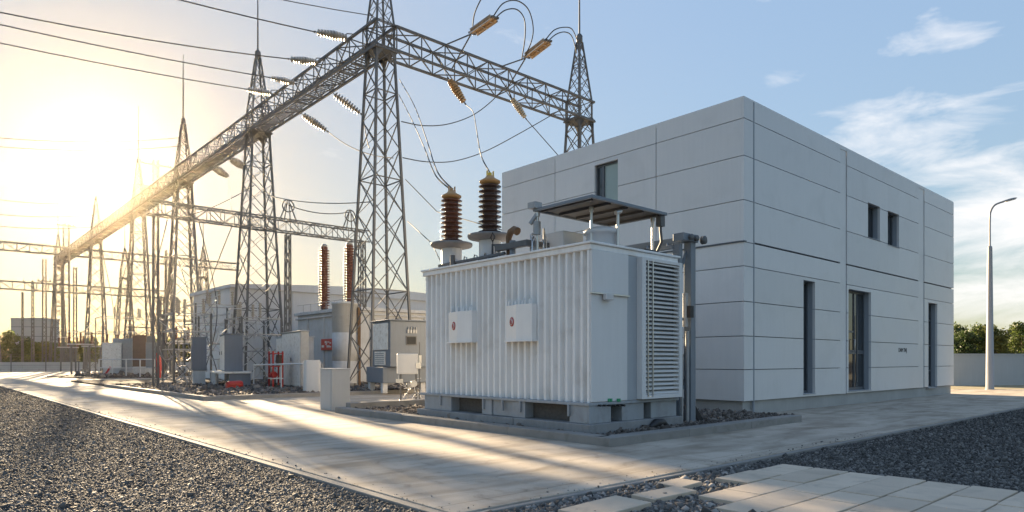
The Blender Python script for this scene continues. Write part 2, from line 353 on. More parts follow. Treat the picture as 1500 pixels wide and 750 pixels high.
# ------------------------------------------------------------------ loose stones
def stones(name, n, sampler, size, m, z0, sink=.35):
    xy = sampler(n); n = len(xy)
    cube = np.array([(x, y, z) for z in (-1, 1) for y in (-1, 1) for x in (-1, 1)], float)
    v = cube[None]*(1+rng.uniform(-.42, .25, (n, 8, 3)))
    v[:, :, 2] *= .75
    s = size*rng.lognormal(0, .42, n)*.5
    s *= 1+.012*np.hypot(xy[:, 0], xy[:, 1])
    v *= s[:, None, None]
    q = rng.normal(size=(n, 4)); q /= np.linalg.norm(q, axis=1)[:, None]
    w, x, y, z = q.T
    Rm = np.stack([1-2*(y*y+z*z), 2*(x*y-z*w), 2*(x*z+y*w), 2*(x*y+z*w), 1-2*(x*x+z*z), 2*(y*z-x*w), 2*(x*z-y*w), 2*(y*z+x*w), 1-2*(x*x+y*y)], 1).reshape(n, 3, 3)
    v = np.einsum('nij,nkj->nki', Rm, v)
    v[:, :, 0] += xy[:, :1]; v[:, :, 1] += xy[:, 1:2]; v[:, :, 2] += z0+(s*sink*rng.uniform(.2, 2.0, n))[:, None]
    f = np.array([(0,2,3,1),(4,5,7,6),(0,1,5,4),(2,6,7,3),(0,4,6,2),(1,3,7,5)])
    F = (f[None]+8*np.arange(n)[:, None, None]).reshape(-1, 4)
    me = bpy.data.meshes.new(name); me.vertices.add(n*8); me.vertices.foreach_set('co', v.reshape(-1))
    me.loops.add(F.size); me.loops.foreach_set('vertex_index', F.reshape(-1).astype(np.int32))
    me.polygons.add(len(F)); me.polygons.foreach_set('loop_start', np.arange(0, F.size, 4, dtype=np.int32)); me.polygons.foreach_set('loop_total', np.full(len(F), 4, np.int32))
    me.update(calc_edges=True); me.validate(); me.materials.append(m)
    o = bpy.data.objects.new(name, me); COL.objects.link(o); return tag(o, kind='stuff')
def polar(n, dmin, dmax, keep, power=1.0, a0=-44, a1=44):
    out = []; tot = 0
    while tot < n:
        k = 4*n; u = rng.uniform(0, 1, k)
        d = dmin*(dmax/dmin)**(u**power); a = np.radians(rng.uniform(a0, a1, k))+YAW
        p = np.stack([d*np.sin(a), d*np.cos(a)], 1); p = p[keep(p[:, 0], p[:, 1])]; out.append(p); tot += len(p)
    return np.concatenate(out)[:n]
tag(stones('gravel_stones', 440000, lambda n: polar(n, 5.5, 60, lambda x, y: (x < PX0-.14), 1.0, -52, 44), .0125, M['stones'], GZ), 'dark crushed stone spread left of the pale concrete path', 'gravel')
tag(stones('gravel_stones', 150000, lambda n: polar(n, 5.0, 30, lambda x, y: (y < PY0-.13) & (x > PX0-.2) & ~((x > 6.9) & (x < 10.1) & (y < 4.5) & (y > -2)) & ~((x > 8.1) & (x < 10.1) & (y < 5)), 1.0, -20, 50), .016, M['stones'], GZ), 'crushed stone between the concrete path and the paving slabs', 'gravel')
tag(stones('gravel_stones', 22000, lambda n: polar(n, 5.5, 11.5, lambda x, y: (y < 5.48) & (y > 1) & (x > 4.3) & (x < 9.6) & ((x < 6.9) | (y > 5.0) | ((x < 8.1) & (y > 4.5))), 1.0, -20, 50), .026, M['stones_light'], GZ), 'pale crushed stone around the loose paving slabs', 'gravel')
tag(stones('gravel_stones', 20000, lambda n: np.stack([rng.uniform(KX+.36, 17.8, n), rng.uniform(KY+.36, 18.5, n)], 1), .032, M['stones_brown'], .10), 'crushed stone filling the kerbed bed around the white transformer', 'gravel')
tag(stones('gravel_stones', 26000, lambda n: np.stack([8.85+rng.uniform(0, 1, n)**1.4*18, rng.uniform(28.4, 46, n)], 1), .05, M['stones_brown'], .10), 'brown rubble stones covering the kerbed switchyard bed', 'gravel')
tag(stones('gravel_stones', 2500, lambda n: np.stack([rng.uniform(12, 26, n), rng.uniform(69.5, 80, n)], 1), .09, M['stones_brown'], .08), 'rubble around the far grey cabinets', 'gravel')

tag(stones('gravel_stones', 220, lambda n: np.stack([PX0+rng.exponential(.10, n), rng.uniform(PY0, 30, n)], 1), .009, M['stones_light'], .0), 'stray stones spilled along the left rim of the path', 'gravel')
tag(stones('gravel_stones', 160, lambda n: np.stack([rng.uniform(PX0, 16, n), PY0+rng.exponential(.08, n)], 1), .009, M['stones_light'], .0), 'stray stones spilled along the near rim of the path', 'gravel')
# ------------------------------------------------------------------ paving by the path
pav = MB(); loose = []
xs_ = [8.13, 6.95, 6.5, 6.75, 6.4, 6.2, 6.45, 6.3, 6.5, 6.4]
for i, xs in enumerate(xs_):
    x = xs; yt = 5.0-.5*i
    while x < 10.0:
        x1 = min(x+random.choice((.62, .8, .95, 1.1)), 10.08)
        if 10.08-x1 < .3: x1 = 10.08
        m_ = Matrix.Rotation(random.uniform(-.006, .006), 3, 'Z') @ Matrix.Rotation(random.uniform(-.008, .008), 3, 'X') @ Matrix.Rotation(random.uniform(-.006, .006), 3, 'Y')
        pav.obox(((x+x1)/2, yt-.25, GZ+.012+random.uniform(-.007, .007)), (x1-x-.014, .474, .1), m_); x = x1
        if x >= 10.07: break
struct(pav.build('paving', M['slab'], bevel=.007))
for (x, y, w, h, rz, lab) in ((7.42, 5.06, .50, .36, .05, 'small loose paving slab lying alone in pale gravel between path and paving'),
                              (6.72, 4.80, .80, .34, -.06, 'longer loose paving slab lying in gravel beside the paving corner'),
                              (5.62, 4.78, 1.0, .5, .04, 'large loose paving slab half sunk in gravel near the path corner')):
    s = MB(); s.obox((0, 0, 0), (w, h, .07)); o = s.build('paving_slab', M['slab'], bevel=.008)
    o.location = (x, y, GZ+.045); o.rotation_euler = (.01, -.012, rz); tag(o, lab, 'paving slab', 'loose paving slabs')

# ------------------------------------------------------------------ control building
BX, BY = 17.9, 10.03
def bz(v): return EYE+(HOR-v)/FOC*DY(1089, BY)
BX1 = PY(1397, 500, BY).x; BY1 = PX(735, 300, BX).y; ZT = bz(141); ZB = bz(588.5)
bld = thing('control_building', 'large two storey grey panel clad building with narrow recessed window slots', 'building', (BX, BY, 0))
DEP = .34                                                 # depth of the window recesses
core = MB(); core.box(BX+DEP+.06, BX1-DEP, BY+DEP+.06, BY1-.1, -.1, ZT-.12); core.build('core_wall', M['joint'], bld)
pl = MB(); pl.box(BX+.10, BX1-.1, BY+.10, BY1-.1, -.2, ZB-.01); pl.build('plinth', M['plinth'], bld)
seam = [ZB, bz(541.5), bz(492), bz(441), bz(389), bz(353.5), bz(291.7), bz(226.7), bz(172), ZT]
def sub(rects, h):
    out = []
    for (a0, a1, z0, z1) in rects:
        if h[0] >= a1 or h[1] <= a0 or h[2] >= z1 or h[3] <= z0: out.append((a0, a1, z0, z1)); continue
        if a0 < h[0]: out.append((a0, h[0], z0, z1))
        if h[1] < a1: out.append((h[1], a1, z0, z1))
        m0, m1 = max(a0, h[0]), min(a1, h[1])
        if z0 < h[2]: out.append((m0, m1, z0, h[2]))
        if h[3] < z1: out.append((m0, m1, h[3], z1))
    return out
fx = lambda u: PY(u, 500, BY).x
fy = lambda u: PX(u, 500, BX).y
def fzx(u, v): return PY(u, v, BY).z
def fzy(u, v): return PX(u, v, BX).z
front_open = [(fx(1177), fx(1194), fzx(1177, 577), fzx(1177, 410)), (fx(1243), fx(1276), fzx(1243, 573), fzx(1243, 423)), (fx(1360), fx(1373), fzx(1360, 568.5), fzx(1360, 443)),
              (fx(1271.5), fx(1289), fzx(1271, 347), fzx(1271, 296)), (fx(1300.5), fx(1317), fzx(1300, 358), fzx(1300, 308))]
side_open = [(fy(905), fy(871), fzy(905, 297), fzy(905, 233))]
clad = MB(); g2 = .011; MID = 5
fcols = [BX, fx(1104.5), fx(1231.5), fx(1240.5), fx(1346), fx(1354), BX1]
for i in range(len(fcols)-1):
    for j in range(len(seam)-1):
        strip = i in (2, 4); gv = .028 if (i in (0, 1) and True) else .016
        lo = seam[j]+(.045 if j == MID and i != 0 else g2); hi = seam[j+1]-g2
        if strip: lo = seam[j] if j else seam[0]; hi = seam[j+1]
        l = fcols[i]+(0 if i == 0 else .02 if not strip else .012); r_ = fcols[i+1]-(.02 if i < len(fcols)-2 else 0)
        if i == 0: r_ = fcols[1]-.045
        if i == 1: l = fcols[1]+.03
        rs = [(l, r_, lo, hi)]
        for h in front_open: rs = [q for t in rs for q in sub([t], h)]
        for (a0, a1, z0, z1) in rs: clad.box(a0, a1, BY+(.025 if strip else 0), BY+.09, z0, z1)
scols = [BY, fy(961), fy(813), BY1]
for i in range(3):
    for j in range(len(seam)-1):
        l = scols[i]+(.092 if i == 0 else .014); r_ = scols[i+1]-.014
        rs = [(l, r_, seam[j]+(.045 if j == MID else g2), seam[j+1]-g2)]
        for h in side_open: rs = [q for t in rs for q in sub([t], h)]
        for (a0, a1, z0, z1) in rs: clad.box(BX, BX+.09, a0, a1, z0, z1)
clad.build('cladding', M['cladding'], bld)
cp = MB(); cp.box(BX+.01, BX1-.01, BY+.01, BY+.32, ZT-.1, ZT+.03); cp.box(BX+.01, BX+.32, BY+.325, BY1-.01, ZT-.1, ZT+.03)
cp.box(BX+.325, BX1-.01, BY1-.3, BY1-.01, ZT-.1, ZT+.03); cp.box(BX1-.32, BX1-.01, BY+.325, BY1-.305, ZT-.1, ZT+.03)
cp.build('parapet_cap', M['cladding'], bld)
rear = MB(); rear.box(BX1-.09, BX1-.001, BY+.1, BY1-.1, ZB, ZT-.11); rear.box(BX+.1, BX1-.1, BY1-.09, BY1-.001, ZB, ZT-.11); rear.build('rear_wall', M['cladding'], bld)
ledge = MB(); zm = seam[MID]
ledge.box(BX-.03, BX+.1, BY-.03, BY1, zm-.008, zm+.032); ledge.build('drip_ledge', M['frame_dark'], bld)
# recess backing walls behind the skin, and what fills each recess
bk = MB(); bk.box(BX+.095, BX+.3, BY+.3, BY1-.1, ZB, side_open[0][2]-.02); bk.box(BX+.095, BX+.3, BY+.3, BY1-.1, side_open[0][3]+.02, ZT-.13); bk.build('inner_wall', M['joint'], bld)
# building sides are black behind the joints
for k, (x0, x1, z0, z1) in enumerate(front_open):
    w = MB(); t = .02; y0, y1 = BY+.005, BY+DEP
    w.box(x0-t, x0-.002, y0, y1, z0, z1); w.box(x1+.002, x1+t, y0, y1, z0, z1); w.box(x0-t, x1+t, y0, y1, z1+.002, z1+t); w.box(x0-t, x1+t, y0-.03, y1, z0-t, z0-.002)
    nm = 'door' if k == 1 else 'window'
    rv = w.build(nm, M['reveal'], bld)
    f = MB(); fy0, fy1 = BY+DEP-.09, BY+DEP-.02
    fw = .06 if k != 1 else .08
    f.box(x0, x0+fw, fy0, fy1, z0, z1); f.box(x1-fw, x1, fy0, fy1, z0, z1); f.box(x0+fw, x1-fw, fy0, fy1, z1-fw, z1); f.box(x0+fw, x1-fw, fy0, fy1, z0, z0+fw*1.3)
    if k == 1:
        f.box(x0+fw, x1-fw, fy0, fy1, z0+1.35, z0+1.5); xm = x0+(x1-x0)*.55; f.box(xm-.03, xm+.03, fy0, fy1, z0+fw*1.3, z0+1.35)
        f.box(xm-.03, xm+.03, fy0, fy1, z0+1.5, z1-fw); f.box(x0+fw, xm-.03, fy0+.01, fy1, z1-1.55, z1-1.48)
        f.box(x0+.3, x0+.34, fy0-.03, fy0, z0+.3, z1-.4); f.box(xm+.2, xm+.24, fy0-.03, fy0, z0+.3, z1-.9)
    if k == 2:
        for q in (.2, .5, .8): f.box(x0+fw, x1-fw, fy0, fy1, z0+(z1-z0)*q-.03, z0+(z1-z0)*q+.03)
    f.build('frame', M['frame_dark'], rv)
    p = MB(); p.box(x0+fw, x1-fw, fy0+.03, fy0+.045, z0+fw, z1-fw); p.build('pane', M['pane_dark'], rv)
    if k == 1:
        h = MB(); h.tube([(xm-.12, fy0-.01, z0+1.45), (xm-.12, fy0-.07, z0+1.45), (xm-.12, fy0-.07, z0+1.9), (xm-.12, fy0-.01, z0+1.9)], .016, 8); h.build('handle', M['bare_metal'], rv)
        cu = MB()
        for q in range(9):
            xx = x0+.18+q*.045; cu.tube([(xx, fy1+.02, z1-1.45), (xx+.006, fy1+.02, z1-.25)], .016, 6)
        cu.build('curtain', M['emblem_light'], rv)
y0, y1, z0, z1 = side_open[0]
w = MB(); t = .02; w.box(BX+.005, BX+DEP, y0-t, y0-.002, z0, z1); w.box(BX+.005, BX+DEP, y1+.002, y1+t, z0, z1); w.box(BX+.005, BX+DEP, y0-t, y1+t, z1+.002, z1+t); w.box(BX-.025, BX+DEP, y0-t, y1+t, z0-t, z0-.002)
rv = w.build('window', M['blue_grey'], bld)
f = MB(); a, c = BX+.12, BX+.2
f.box(a, c, y0, y0+.05, z0, z1); f.box(a, c, y1-.05, y1, z0, z1); f.box(a, c, y0+.05, y1-.05, z1-.07, z1); f.box(a, c, y0+.05, y1-.05, z0, z0+.06); ym = y0+(y1-y0)*.70; f.box(a-.02, c, ym-.04, ym+.04, z0+.06, z1-.07)
f.build('frame', M['frame_dark'], rv)
p = MB(); p.box(a+.03, a+.045, y0+.05, ym-.04, z0+.06, z1-.07); p.build('pane', M['pane_green'], rv)
p = MB(); p.box(a+.03, a+.045, ym+.04, y1-.05, z0+.06, z1-.07); p.build('pane', M['pane_dark'], rv)
dp = MB(); dp.box(fx(1104.5)-.035, fx(1104.5)+.02, BY-.012, BY+.06, .05, ZT-.02); dp.build('downpipe', M['reveal'], bld, bevel=.01)
# lettering beside the last slot
fc = bpy.data.curves.new('lettering', 'FONT'); fc.body = 'DAM TNJ'; fc.size = .24; fc.extrude = .004; fc.space_character = .95
fo = bpy.data.objects.new('lettering_curve', fc); me_ = bpy.data.meshes.new_from_object(fo); bpy.data.objects.remove(fo)
fo = bpy.data.objects.new('lettering', me_); COL.objects.link(fo); fo.parent = bld; me_.materials.clear(); me_.materials.append(M['black'])
pt = PY(1316, 515.5, BY); fo.location = (pt.x-BX, -.006, pt.z); fo.rotation_euler = (R(90), 0, 0)

# ------------------------------------------------------------------ transformer
TX0, TX1, TY0, TY1, TZ0, TZ1 = 10.23, 13.2, 9.1, 15.05, .74, 4.02
tr = thing('power_transformer', 'white corrugated power transformer with two brown bushings on a concrete plinth', 'transformer', ((TX0+TX1)/2, (TY0+TY1)/2, .1))
p = MB()
ys = [TY0-.1, TY0+2.2, TY0+4.0, TY1+.15]
for i in range(3): p.box(TX0-.14-.01*(i % 2), TX1+.1, ys[i]+.004, ys[i+1]-.004, 0, .31-.006*(i % 2))
p.build('plinth', M['plinth_dark'], tr, bevel=.015)
M['base_grey'] = mat('base frame paint', (.30, .325, .35), .55, var=.18, scale=2.5, streak=.15, dirt=(.20, .19, .17), dirt_amt=.4)
bf = MB()
by = lambda u: PX(u, 600, TX0-.06).y
for u0, u1, dx in ((622, 661, 0), (706, 720, 0), (720.5, 750, .04), (750.5, 769, 0), (834, 876, 0)):
    ya, yb = sorted((min(by(u0), TY1+.02), max(by(u1), TY0+.02))); bf.box(TX0-.06+dx, TX0+.5, ya, yb, .312, TZ0-.06)
bf.box(TX0-.06, TX0+.62, TY0-.02, TY0+.018, .312, TZ0-.06); bf.box(TX0+1.0, TX0+1.75, TY0, TY0+.5, .312, TZ0-.06); bf.box(TX0+2.05, TX1+.05, TY0+.03, TY0+.5, .312, TZ0-.06)
bf.box(TX0-.10, TX1+.06, TY0-.04, TY1+.06, TZ0-.062, TZ0-.002)
for y in (TY0+.5, TY0+2.0, TY0+2.6, TY0+3.3, TY1-.9): bf.box(TX0-.115, TX0-.06, y, y+.05, TZ0-.3, TZ0-.05)
bf.build('base_frame', M['base_grey'], tr, bevel=.01)
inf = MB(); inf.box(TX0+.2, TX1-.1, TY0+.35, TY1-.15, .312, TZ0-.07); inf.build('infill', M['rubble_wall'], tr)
# corrugated tank outline
n = 27; pit = (TY1-TY0-.16)/n; poly = [(TX1, TY0+.02), (TX1, TY1), (TX0+.06, TY1)]
for i in range(n):
    y = TY1-.08-i*pit
    poly += [(TX0+.105, y), (TX0, y-.10*pit), (TX0, y-.36*pit), (TX0+.105, y-.46*pit)]
poly += [(TX0+.105, TY0+.10), (TX0-.012, TY0+.085), (TX0-.012, TY0+.02)]
t_ = MB(); t_.prism(poly[::-1], TZ0, TZ1-.16); t_.build('tank', M['white_paint'], tr)
lid = MB(); lid.box(TX0-.03, TX1+.04, TY0-.025, TY1+.03, TZ1-.165, TZ1-.05); lid.box(TX0-.07, TX1+.09, TY0-.07, TY1+.07, TZ1-.048, TZ1)
lid.build('lid', M['white_paint'], tr, bevel=.012)
tx = lambda u: PY(u, 500, TY0).x
tz = lambda u, v: PY(u, v, TY0).z
x918, x932, x986 = tx(918), tx(932), TX1
zsp = tz(866, 429)
pn = MB(); pn.box(TX0-.004, x918, TY0-.05, TY0+.018, zsp+.015, TZ1-.17); pn.build('upper_panel', M['panel_paint'], tr, bevel=.008)
pn = MB(); pn.box(TX0-.002, x918, TY0-.02, TY0+.018, TZ0+.01, zsp-.015); pn.build('lower_panel', M['panel_paint'], tr, bevel=.008)
pn = MB(); pn.box(TX0-.03, x918+.03, TY0-.07, TY0-.0, zsp-.014, zsp+.014); pn.build('panel_ledge', M['bare_metal'], tr)
pn = MB(); pn.box(x918+.004, x932, TY0-.012, TY0+.018, TZ0+.01, TZ1-.17); pn.build('side_strip', M['grey_paint'], tr)
lv = MB(); zl0, zl1 = TZ0+.02, TZ1-.18
lv.box(x932+.003, x932+.14, TY0-.16, TY0+.018, zl0, zl1); lv.box(x986-.10, x986+.02, TY0-.16, TY0+.018, zl0, zl1)
lv.box(x932+.14, x986-.1, TY0-.16, TY0+.01, zl1-.07, zl1); lv.box(x932+.14, x986-.1, TY0-.16, TY0+.01, zl0, zl0+.09)
lf = lv.build('louvre_frame', M['panel_paint'], tr, bevel=.006)
vd = MB(); vd.box(x932+.14, x986-.1, TY0+.003, TY0+.017, zl0+.1, zl1-.08); vd.build('louvre_back', M['blue_grey'], lf)
sl_ = MB(); ns = 31
for i in range(ns):
    z = zl0+.13+i*(zl1-zl0-.22)/(ns-1)
    sl_.obox(((x932+.14+x986-.1)/2, TY0-.10, z), (x986-x932-.25, .10, .026), Matrix.Rotation(R(24), 3, 'X'))
sl_.build('louvre_slats', M['white_paint'], lf)
ld = MB()
for xx in (x932+.19, x932+.36): ld.box(xx, xx+.03, TY0-.175, TY0-.145, zl0+.05, zl1-.05)
ld.build('louvre_rail', M['bare_metal'], lf)
bxm = MB(); bc = PY(890, 433, TY0-.1); bxm.box(bc.x-.11, bc.x+.13, TY0-.16, TY0-.072, bc.z-.09, bc.z+.035); bxm.build('terminal_box', M['box_paint'], tr, bevel=.01)
for u in (893, 896, 906, 908): 
    q = PY(u, 586, TY0-.05); k = MB(); k.box(q.x-.025, q.x+.025, TY0-.05, TY0-.021, q.z-.035, q.z+.03); k.build('tag', M['green'], tr)
for i in range(6):
    q = PY(880+i*7, 594, TY0-.1); vv = MB(); vv.tube([(q.x, TY0-.11, q.z), (q.x, TY0-.02, q.z)], .022, 8); vv.build('drain_valve', M['black'], tr)
# two wall boxes with red emblems
for u0, u1, v0, v1 in ((657, 691, 456, 502), (741, 779, 446, 500)):
    pa = PX(u0, v1, TX0-.045); pb = PX(u1, v1, TX0-.16); zt = PX((u0+u1)/2, v0, TX0-.16).z; zb = PX((u0+u1)/2, v1-2, TX0-.16).z
    ya, yb = pa.y, pb.y; ym = ya+(yb-ya)*.52; 
    xa, xm_, xb = TX0-.045, TX0-.20, TX0-.16          # the front is folded so that one half looks away down the row
    pol = [(TX0+.0, ya), (xa, ya), (xm_, ym), (xb, yb), (TX0+.0, yb)]
    q = MB(); q.prism(pol if ya < yb else pol, zb, zt); jb = q.build('junction_box', M['box_white'], tr, bevel=.012)
    sh = MB(); sh.prism([(TX0+.0, ya+.03), (xa-.03, ya+.03), (xm_-.03, ym), (xb-.03, yb-.03), (TX0, yb-.03)], zb-.035, zb-.003); sh.build('drip_tray', M['box_white'], jb)
    for k in range(4):
        gl = MB(); yy = ya+(yb-ya)*(.15+.23*k); gl.tube([(TX0-.08, yy, zt-.01), (TX0-.08, yy, zt+.09)], .022, 8); gl.tube([(TX0-.08, yy, zt+.09), (TX0-.02, yy, zt+.14)], .014, 6)
        gl.build('cable_gland', M['box_white'], jb)
    d = Vector((xm_-xa, ym-ya, 0)).normalized(); nn = Vector((d.y, -d.x, 0)); nn = nn if nn.x < 0 else -nn
    c = Vector((xa+(xm_-xa)*.62, ya+(ym-ya)*.62, (zt+zb)/2+.02))
    em = MB(); em.lathe([(.001, .0), (.105, .0), (.105, .014), (.082, .016), (.001, .016)], c-nn*.002, 24, nn); e1 = em.build('emblem', M['red'], jb)
    ef = MB(); ef.lathe([(.001, .0), (.074, .0), (.074, .003), (.001, .003)], c+nn*.0145, 20, nn); ef.build('emblem_face', M['emblem_light'], e1)
    F = frame(nn); es = MB(); zz = Vector((0, 0, 1)); ss = d
    arc = lambda a0, a1, r, ox=0, oz=0: [c+nn*.018+ss*(ox+r*math.cos(R(a)))+zz*(oz+r*math.sin(R(a))) for a in range(a0, a1+1, 20)]
    es.tube(arc(60, 300, .045, .0, 0), .011, 6); es.tube(arc(-100, 100, .022, .0, -.014), .011, 6); es.build('emblem_mark', M['red'], e1)
# bushings
def bushing(x, y, sheds, mt, top, zf, cap):
    z0 = TZ1
    b_ = MB(); b_.lathe([(.36, 0), (.36, .05), (.30, .05), (.28, .12), (.28, zf-z0-.06)], (x, y, z0), 20); bb = b_.build('bushing', M['box_paint'], tr, bevel=0)
    f = MB(); f.lathe([(.30, -.11), (.55, -.05), (.575, 0), (.57, .035), (.24, .05)], (x, y, zf), 32); f.build('flange', M['flange'], bb)
    prof = [(.17, 0)]; H = top-zf-.25
    for i in range(sheds):
        z = .02+i*H/sheds; s = 1-.04*i/sheds; p_ = H/sheds
        prof += [(.185*s, z), (.20*s, z+.25*p_), (.295*s, z+.40*p_), (.30*s, z+.47*p_), (.205*s, z+.72*p_), (.185*s, z+.95*p_)]
    s_ = MB(); s_.lathe(prof, (x, y, zf+.045), 28); s_.build('shed_stack', mt, bb)
    c = MB(); c.lathe([(.19, 0), (.265, .05), (.27, .09), (.13, .17), (.10, .22)], (x, y, zf+.045+H), 24); c.build('cap', M['cap_orange'], bb)
    t = MB(); t.lathe([(.05, 0), (.05, .12), (.02, .13)], (x, y, top-.02), 12); t.box(x-.03, x+.13, y-.02, y+.02, top+.02, top+.05); t.box(x+.10, x+.12, y-.02, y+.02, top+.051, top+.16); t.box(x-.10, x-.08, y-.02, y+.02, top+.02, top+.14)
    t.build('terminal', M[cap], bb)
B1 = (10.9, 14.72); B2 = (10.95, 13.15)
d1 = (Vector((*B1, 0))).dot(Vector((SN, CS, 0))); d2 = (Vector((*B2, 0))).dot(Vector((SN, CS, 0)))
zat = lambda v, d: EYE+(HOR-v)/FOC*d
Z1T, Z2T = zat(281, d1), zat(259, d2)
bushing(*B1, 10, M['porcelain'], Z1T, zat(359, d1), 'cap_orange'); bushing(*B2, 10, M['porcelain_dark'], Z2T, zat(347, d2), 'yellow')
# canopy and lid equipment
CZ = 5.05; c0, c1, e0, e1 = 10.72, 13.28, 9.5, 11.2
cn_ = MB(); cn_.box(c0, c1, e0, e1, CZ+.03, CZ+.05)
for k in range(5): x = c0+.1+k*(c1-c0-.2)/4; cn_.box(x-.03, x+.03, e0+.08, e1-.08, CZ-.03, CZ+.028)
can = cn_.build('canopy', M['dark_sheet'], tr)
cf_ = MB(); cf_.box(c0-.06, c1+.06, e0-.06, e0, CZ-.015, CZ+.055); cf_.box(c0-.06, c1+.06, e1, e1+.06, CZ-.015, CZ+.055); cf_.box(c0-.06, c0, e0+.001, e1-.001, CZ-.015, CZ+.055); cf_.box(c1, c1+.06, e0+.001, e1-.001, CZ-.015, CZ+.055)
cf_.build('canopy_rim', M['blue_grey'], can, bevel=.008)
for (x, y) in ((c0+.02, e1-.02), (c1-.1, e0+.25), (c1-.1, e1-.1), (c0+.55, e0+.5)):
    q = MB(); q.tube([(x, y, TZ1), (x, y, CZ-.03)], .032, 8); q.lathe([(.06, 0), (.06, .04)], (x, y, TZ1), 12); q.lathe([(.055, 0), (.055, .10)], (x, y, CZ-.13), 12); q.build('canopy_post', M['bare_metal'], can)
q = MB(); q.obox((c0-.03, e1+.02, CZ+.12), (.22, .25, .14)); q.tube([(c0-.1, e1+.1, CZ-.3), (c0+.02, e1-.02, CZ-.05)], .05, 8); q.tube([(c0, e1-.02, CZ-.25), (c0, e1-.02, CZ-.55)], .09, 10); q.build('hinge', M['galv'], can)
q = MB(); q.tube([(c1-.05, e0+.06, CZ-.05), (c1-.05, e0+.06, CZ-.35), (c1+.05, e0+.1, CZ-.62), (c1+.0, e0+.3, TZ1)], .035, 8); q.obox((c1-.05, e0+.06, CZ-.15), (.16, .14, .24)); q.build('canopy_bracket', M['galv_dark'], can)
# relief tank, tap-changer head, pipework on the lid
q = MB(); q.box(11.3, 12.0, 10.9, 11.9, TZ1, TZ1+.62); q.build('relay_cabinet', M['box_paint'], tr, bevel=.02)
q = MB(); q.lathe([(.34, 0), (.34, .42), (.40, .43), (.40, .50), (.30, .56)], (11.6, 10.0, TZ1), 24); q.build('tap_changer_head', M['box_paint'], tr)
q = MB(); q.box(10.55, 12.9, 11.35, 11.5, TZ1+.24, TZ1+.38); q.box(10.55, 10.7, 11.5, 12.5, TZ1+.24, TZ1+.38); q.build('support_rail', M['galv_dark'], tr, bevel=.01)
q = MB(); q.tube([(10.75, 12.2, TZ1), (10.75, 12.2, TZ1+.30), (10.75, 12.2, TZ1+.55), (10.75, 12.13, TZ1+.68), (10.75, 12.0, TZ1+.72), (10.75, 11.88, TZ1+.66)], [.06, .06, .075, .085, .09, .10], 12); q.build('breather_pipe', M['rust'], tr)
q = MB(); q.tube([(10.7, 12.0, TZ1), (10.7, 12.0, TZ1+.45)], .075, 12); q.build('breather_bottle', M['blue_grey'], tr)
q = MB()
for k in range(7):
    x = 10.6+.12*k; y = 11.2+.16*(k % 3); q.tube([(x, y, TZ1), (x, y, TZ1+.3+.12*(k % 4)), (x+.12, y+.05, TZ1+.42+.1*(k % 3)), (x+.16, y+.05, TZ1)], .018, 6)
for k in range(5): y = 12.4+.42*k; q.tube([(10.62, y, TZ1), (10.6, y, TZ1+.22), (10.68, y+.2, TZ1+.28), (10.7, y+.3, TZ1)], .016, 6)
q.build('pipework', M['bare_metal'], tr)
q = MB(); q.tube([(10.62, 12.2, TZ1+.16), (10.62, 14.9, TZ1+.14)], .045, 8); q.tube([(10.8, 12.4, TZ1+.10), (11.3, 15.0, TZ1+.10)], .05, 8); q.tube([(10.55, 14.2, TZ1), (10.55, 14.2, TZ1+.34)], .07, 10); q.tube([(10.7, 12.75, TZ1), (10.7, 12.75, TZ1+.44), (11.0, 12.4, TZ1+.44)], .035, 8); q.build('oil_pipe', M['galv_dark'], tr)
q = MB(); q.tube([(10.6, 12.62, TZ1+.02), (10.6, 12.62, TZ1+.5)], .012, 6); q.tube([(10.6, 12.62, TZ1+.5), (10.6, 12.7, TZ1+.6), (10.6, 12.62, TZ1+.72), (10.6, 12.54, TZ1+.6), (10.6, 12.62, TZ1+.5)], .016, 6); q.build('lifting_eye', M['black'], tr)
q = MB(); q.tube([(11.7, 9.6, TZ1), (11.7, 9.6, TZ1+.9)], .035, 10); q.tube([(11.62, 9.6, TZ1+.86), (11.8, 9.6, TZ1+.92)], .05, 8); q.lathe([(.08, 0), (.08, .08), (.04, .1)], (11.7, 9.6, TZ1), 12); q.build('level_gauge', M['bare_metal'], tr)
q = MB(); q.obox((12.2, 10.2, TZ1+.11), (.6, .5, .22)); q.obox((12.7, 9.6, TZ1+.07), (.45, .4, .14)); q.build('lid_cover', M['black'], tr, bevel=.04)

# ------------------------------------------------------------------ steel frame behind the transformer
fr = thing('cable_support_frame', 'dark blue grey steel frame with rollers standing behind the louvred transformer end', 'steel frame', (13.85, 9.4, .1))
FZ = 4.62
for (x, y, w) in ((13.62, 9.35, .12), (13.98, 9.25, .2), (13.98, 14.2, .2)):
    q = MB(); q.box(x-w/2, x+w/2, y-.1, y+.1, .05, FZ-.24 if w < .15 else FZ-.18); q.build('post', M['blue_grey'], fr, bevel=.008)
q = MB(); q.box(13.5, 14.12, 9.1, 9.4, FZ-.18, FZ); q.box(13.92, 14.06, 9.4, 14.4, FZ-.16, FZ-.01); q.box(13.52, 13.62, 9.42, 14.4, FZ-.35, FZ-.25); q.build('top_beam', M['blue_grey'], fr, bevel=.01)
q = MB(); q.bar((13.55, 9.3, FZ-1.15), (13.98, 9.3, FZ-.2), .05)
for k in range(8): q.bar((13.57, 9.6+k*.6, FZ-.3), (13.98, 9.9+k*.6, FZ-.1), .04)
q.bar((13.65, 9.3, 2.6), (13.95, 9.3, 2.6), .06); q.bar((13.65, 9.3, .95), (13.95, 9.3, .95), .08)
q.build('brace', M['blue_grey'], fr)
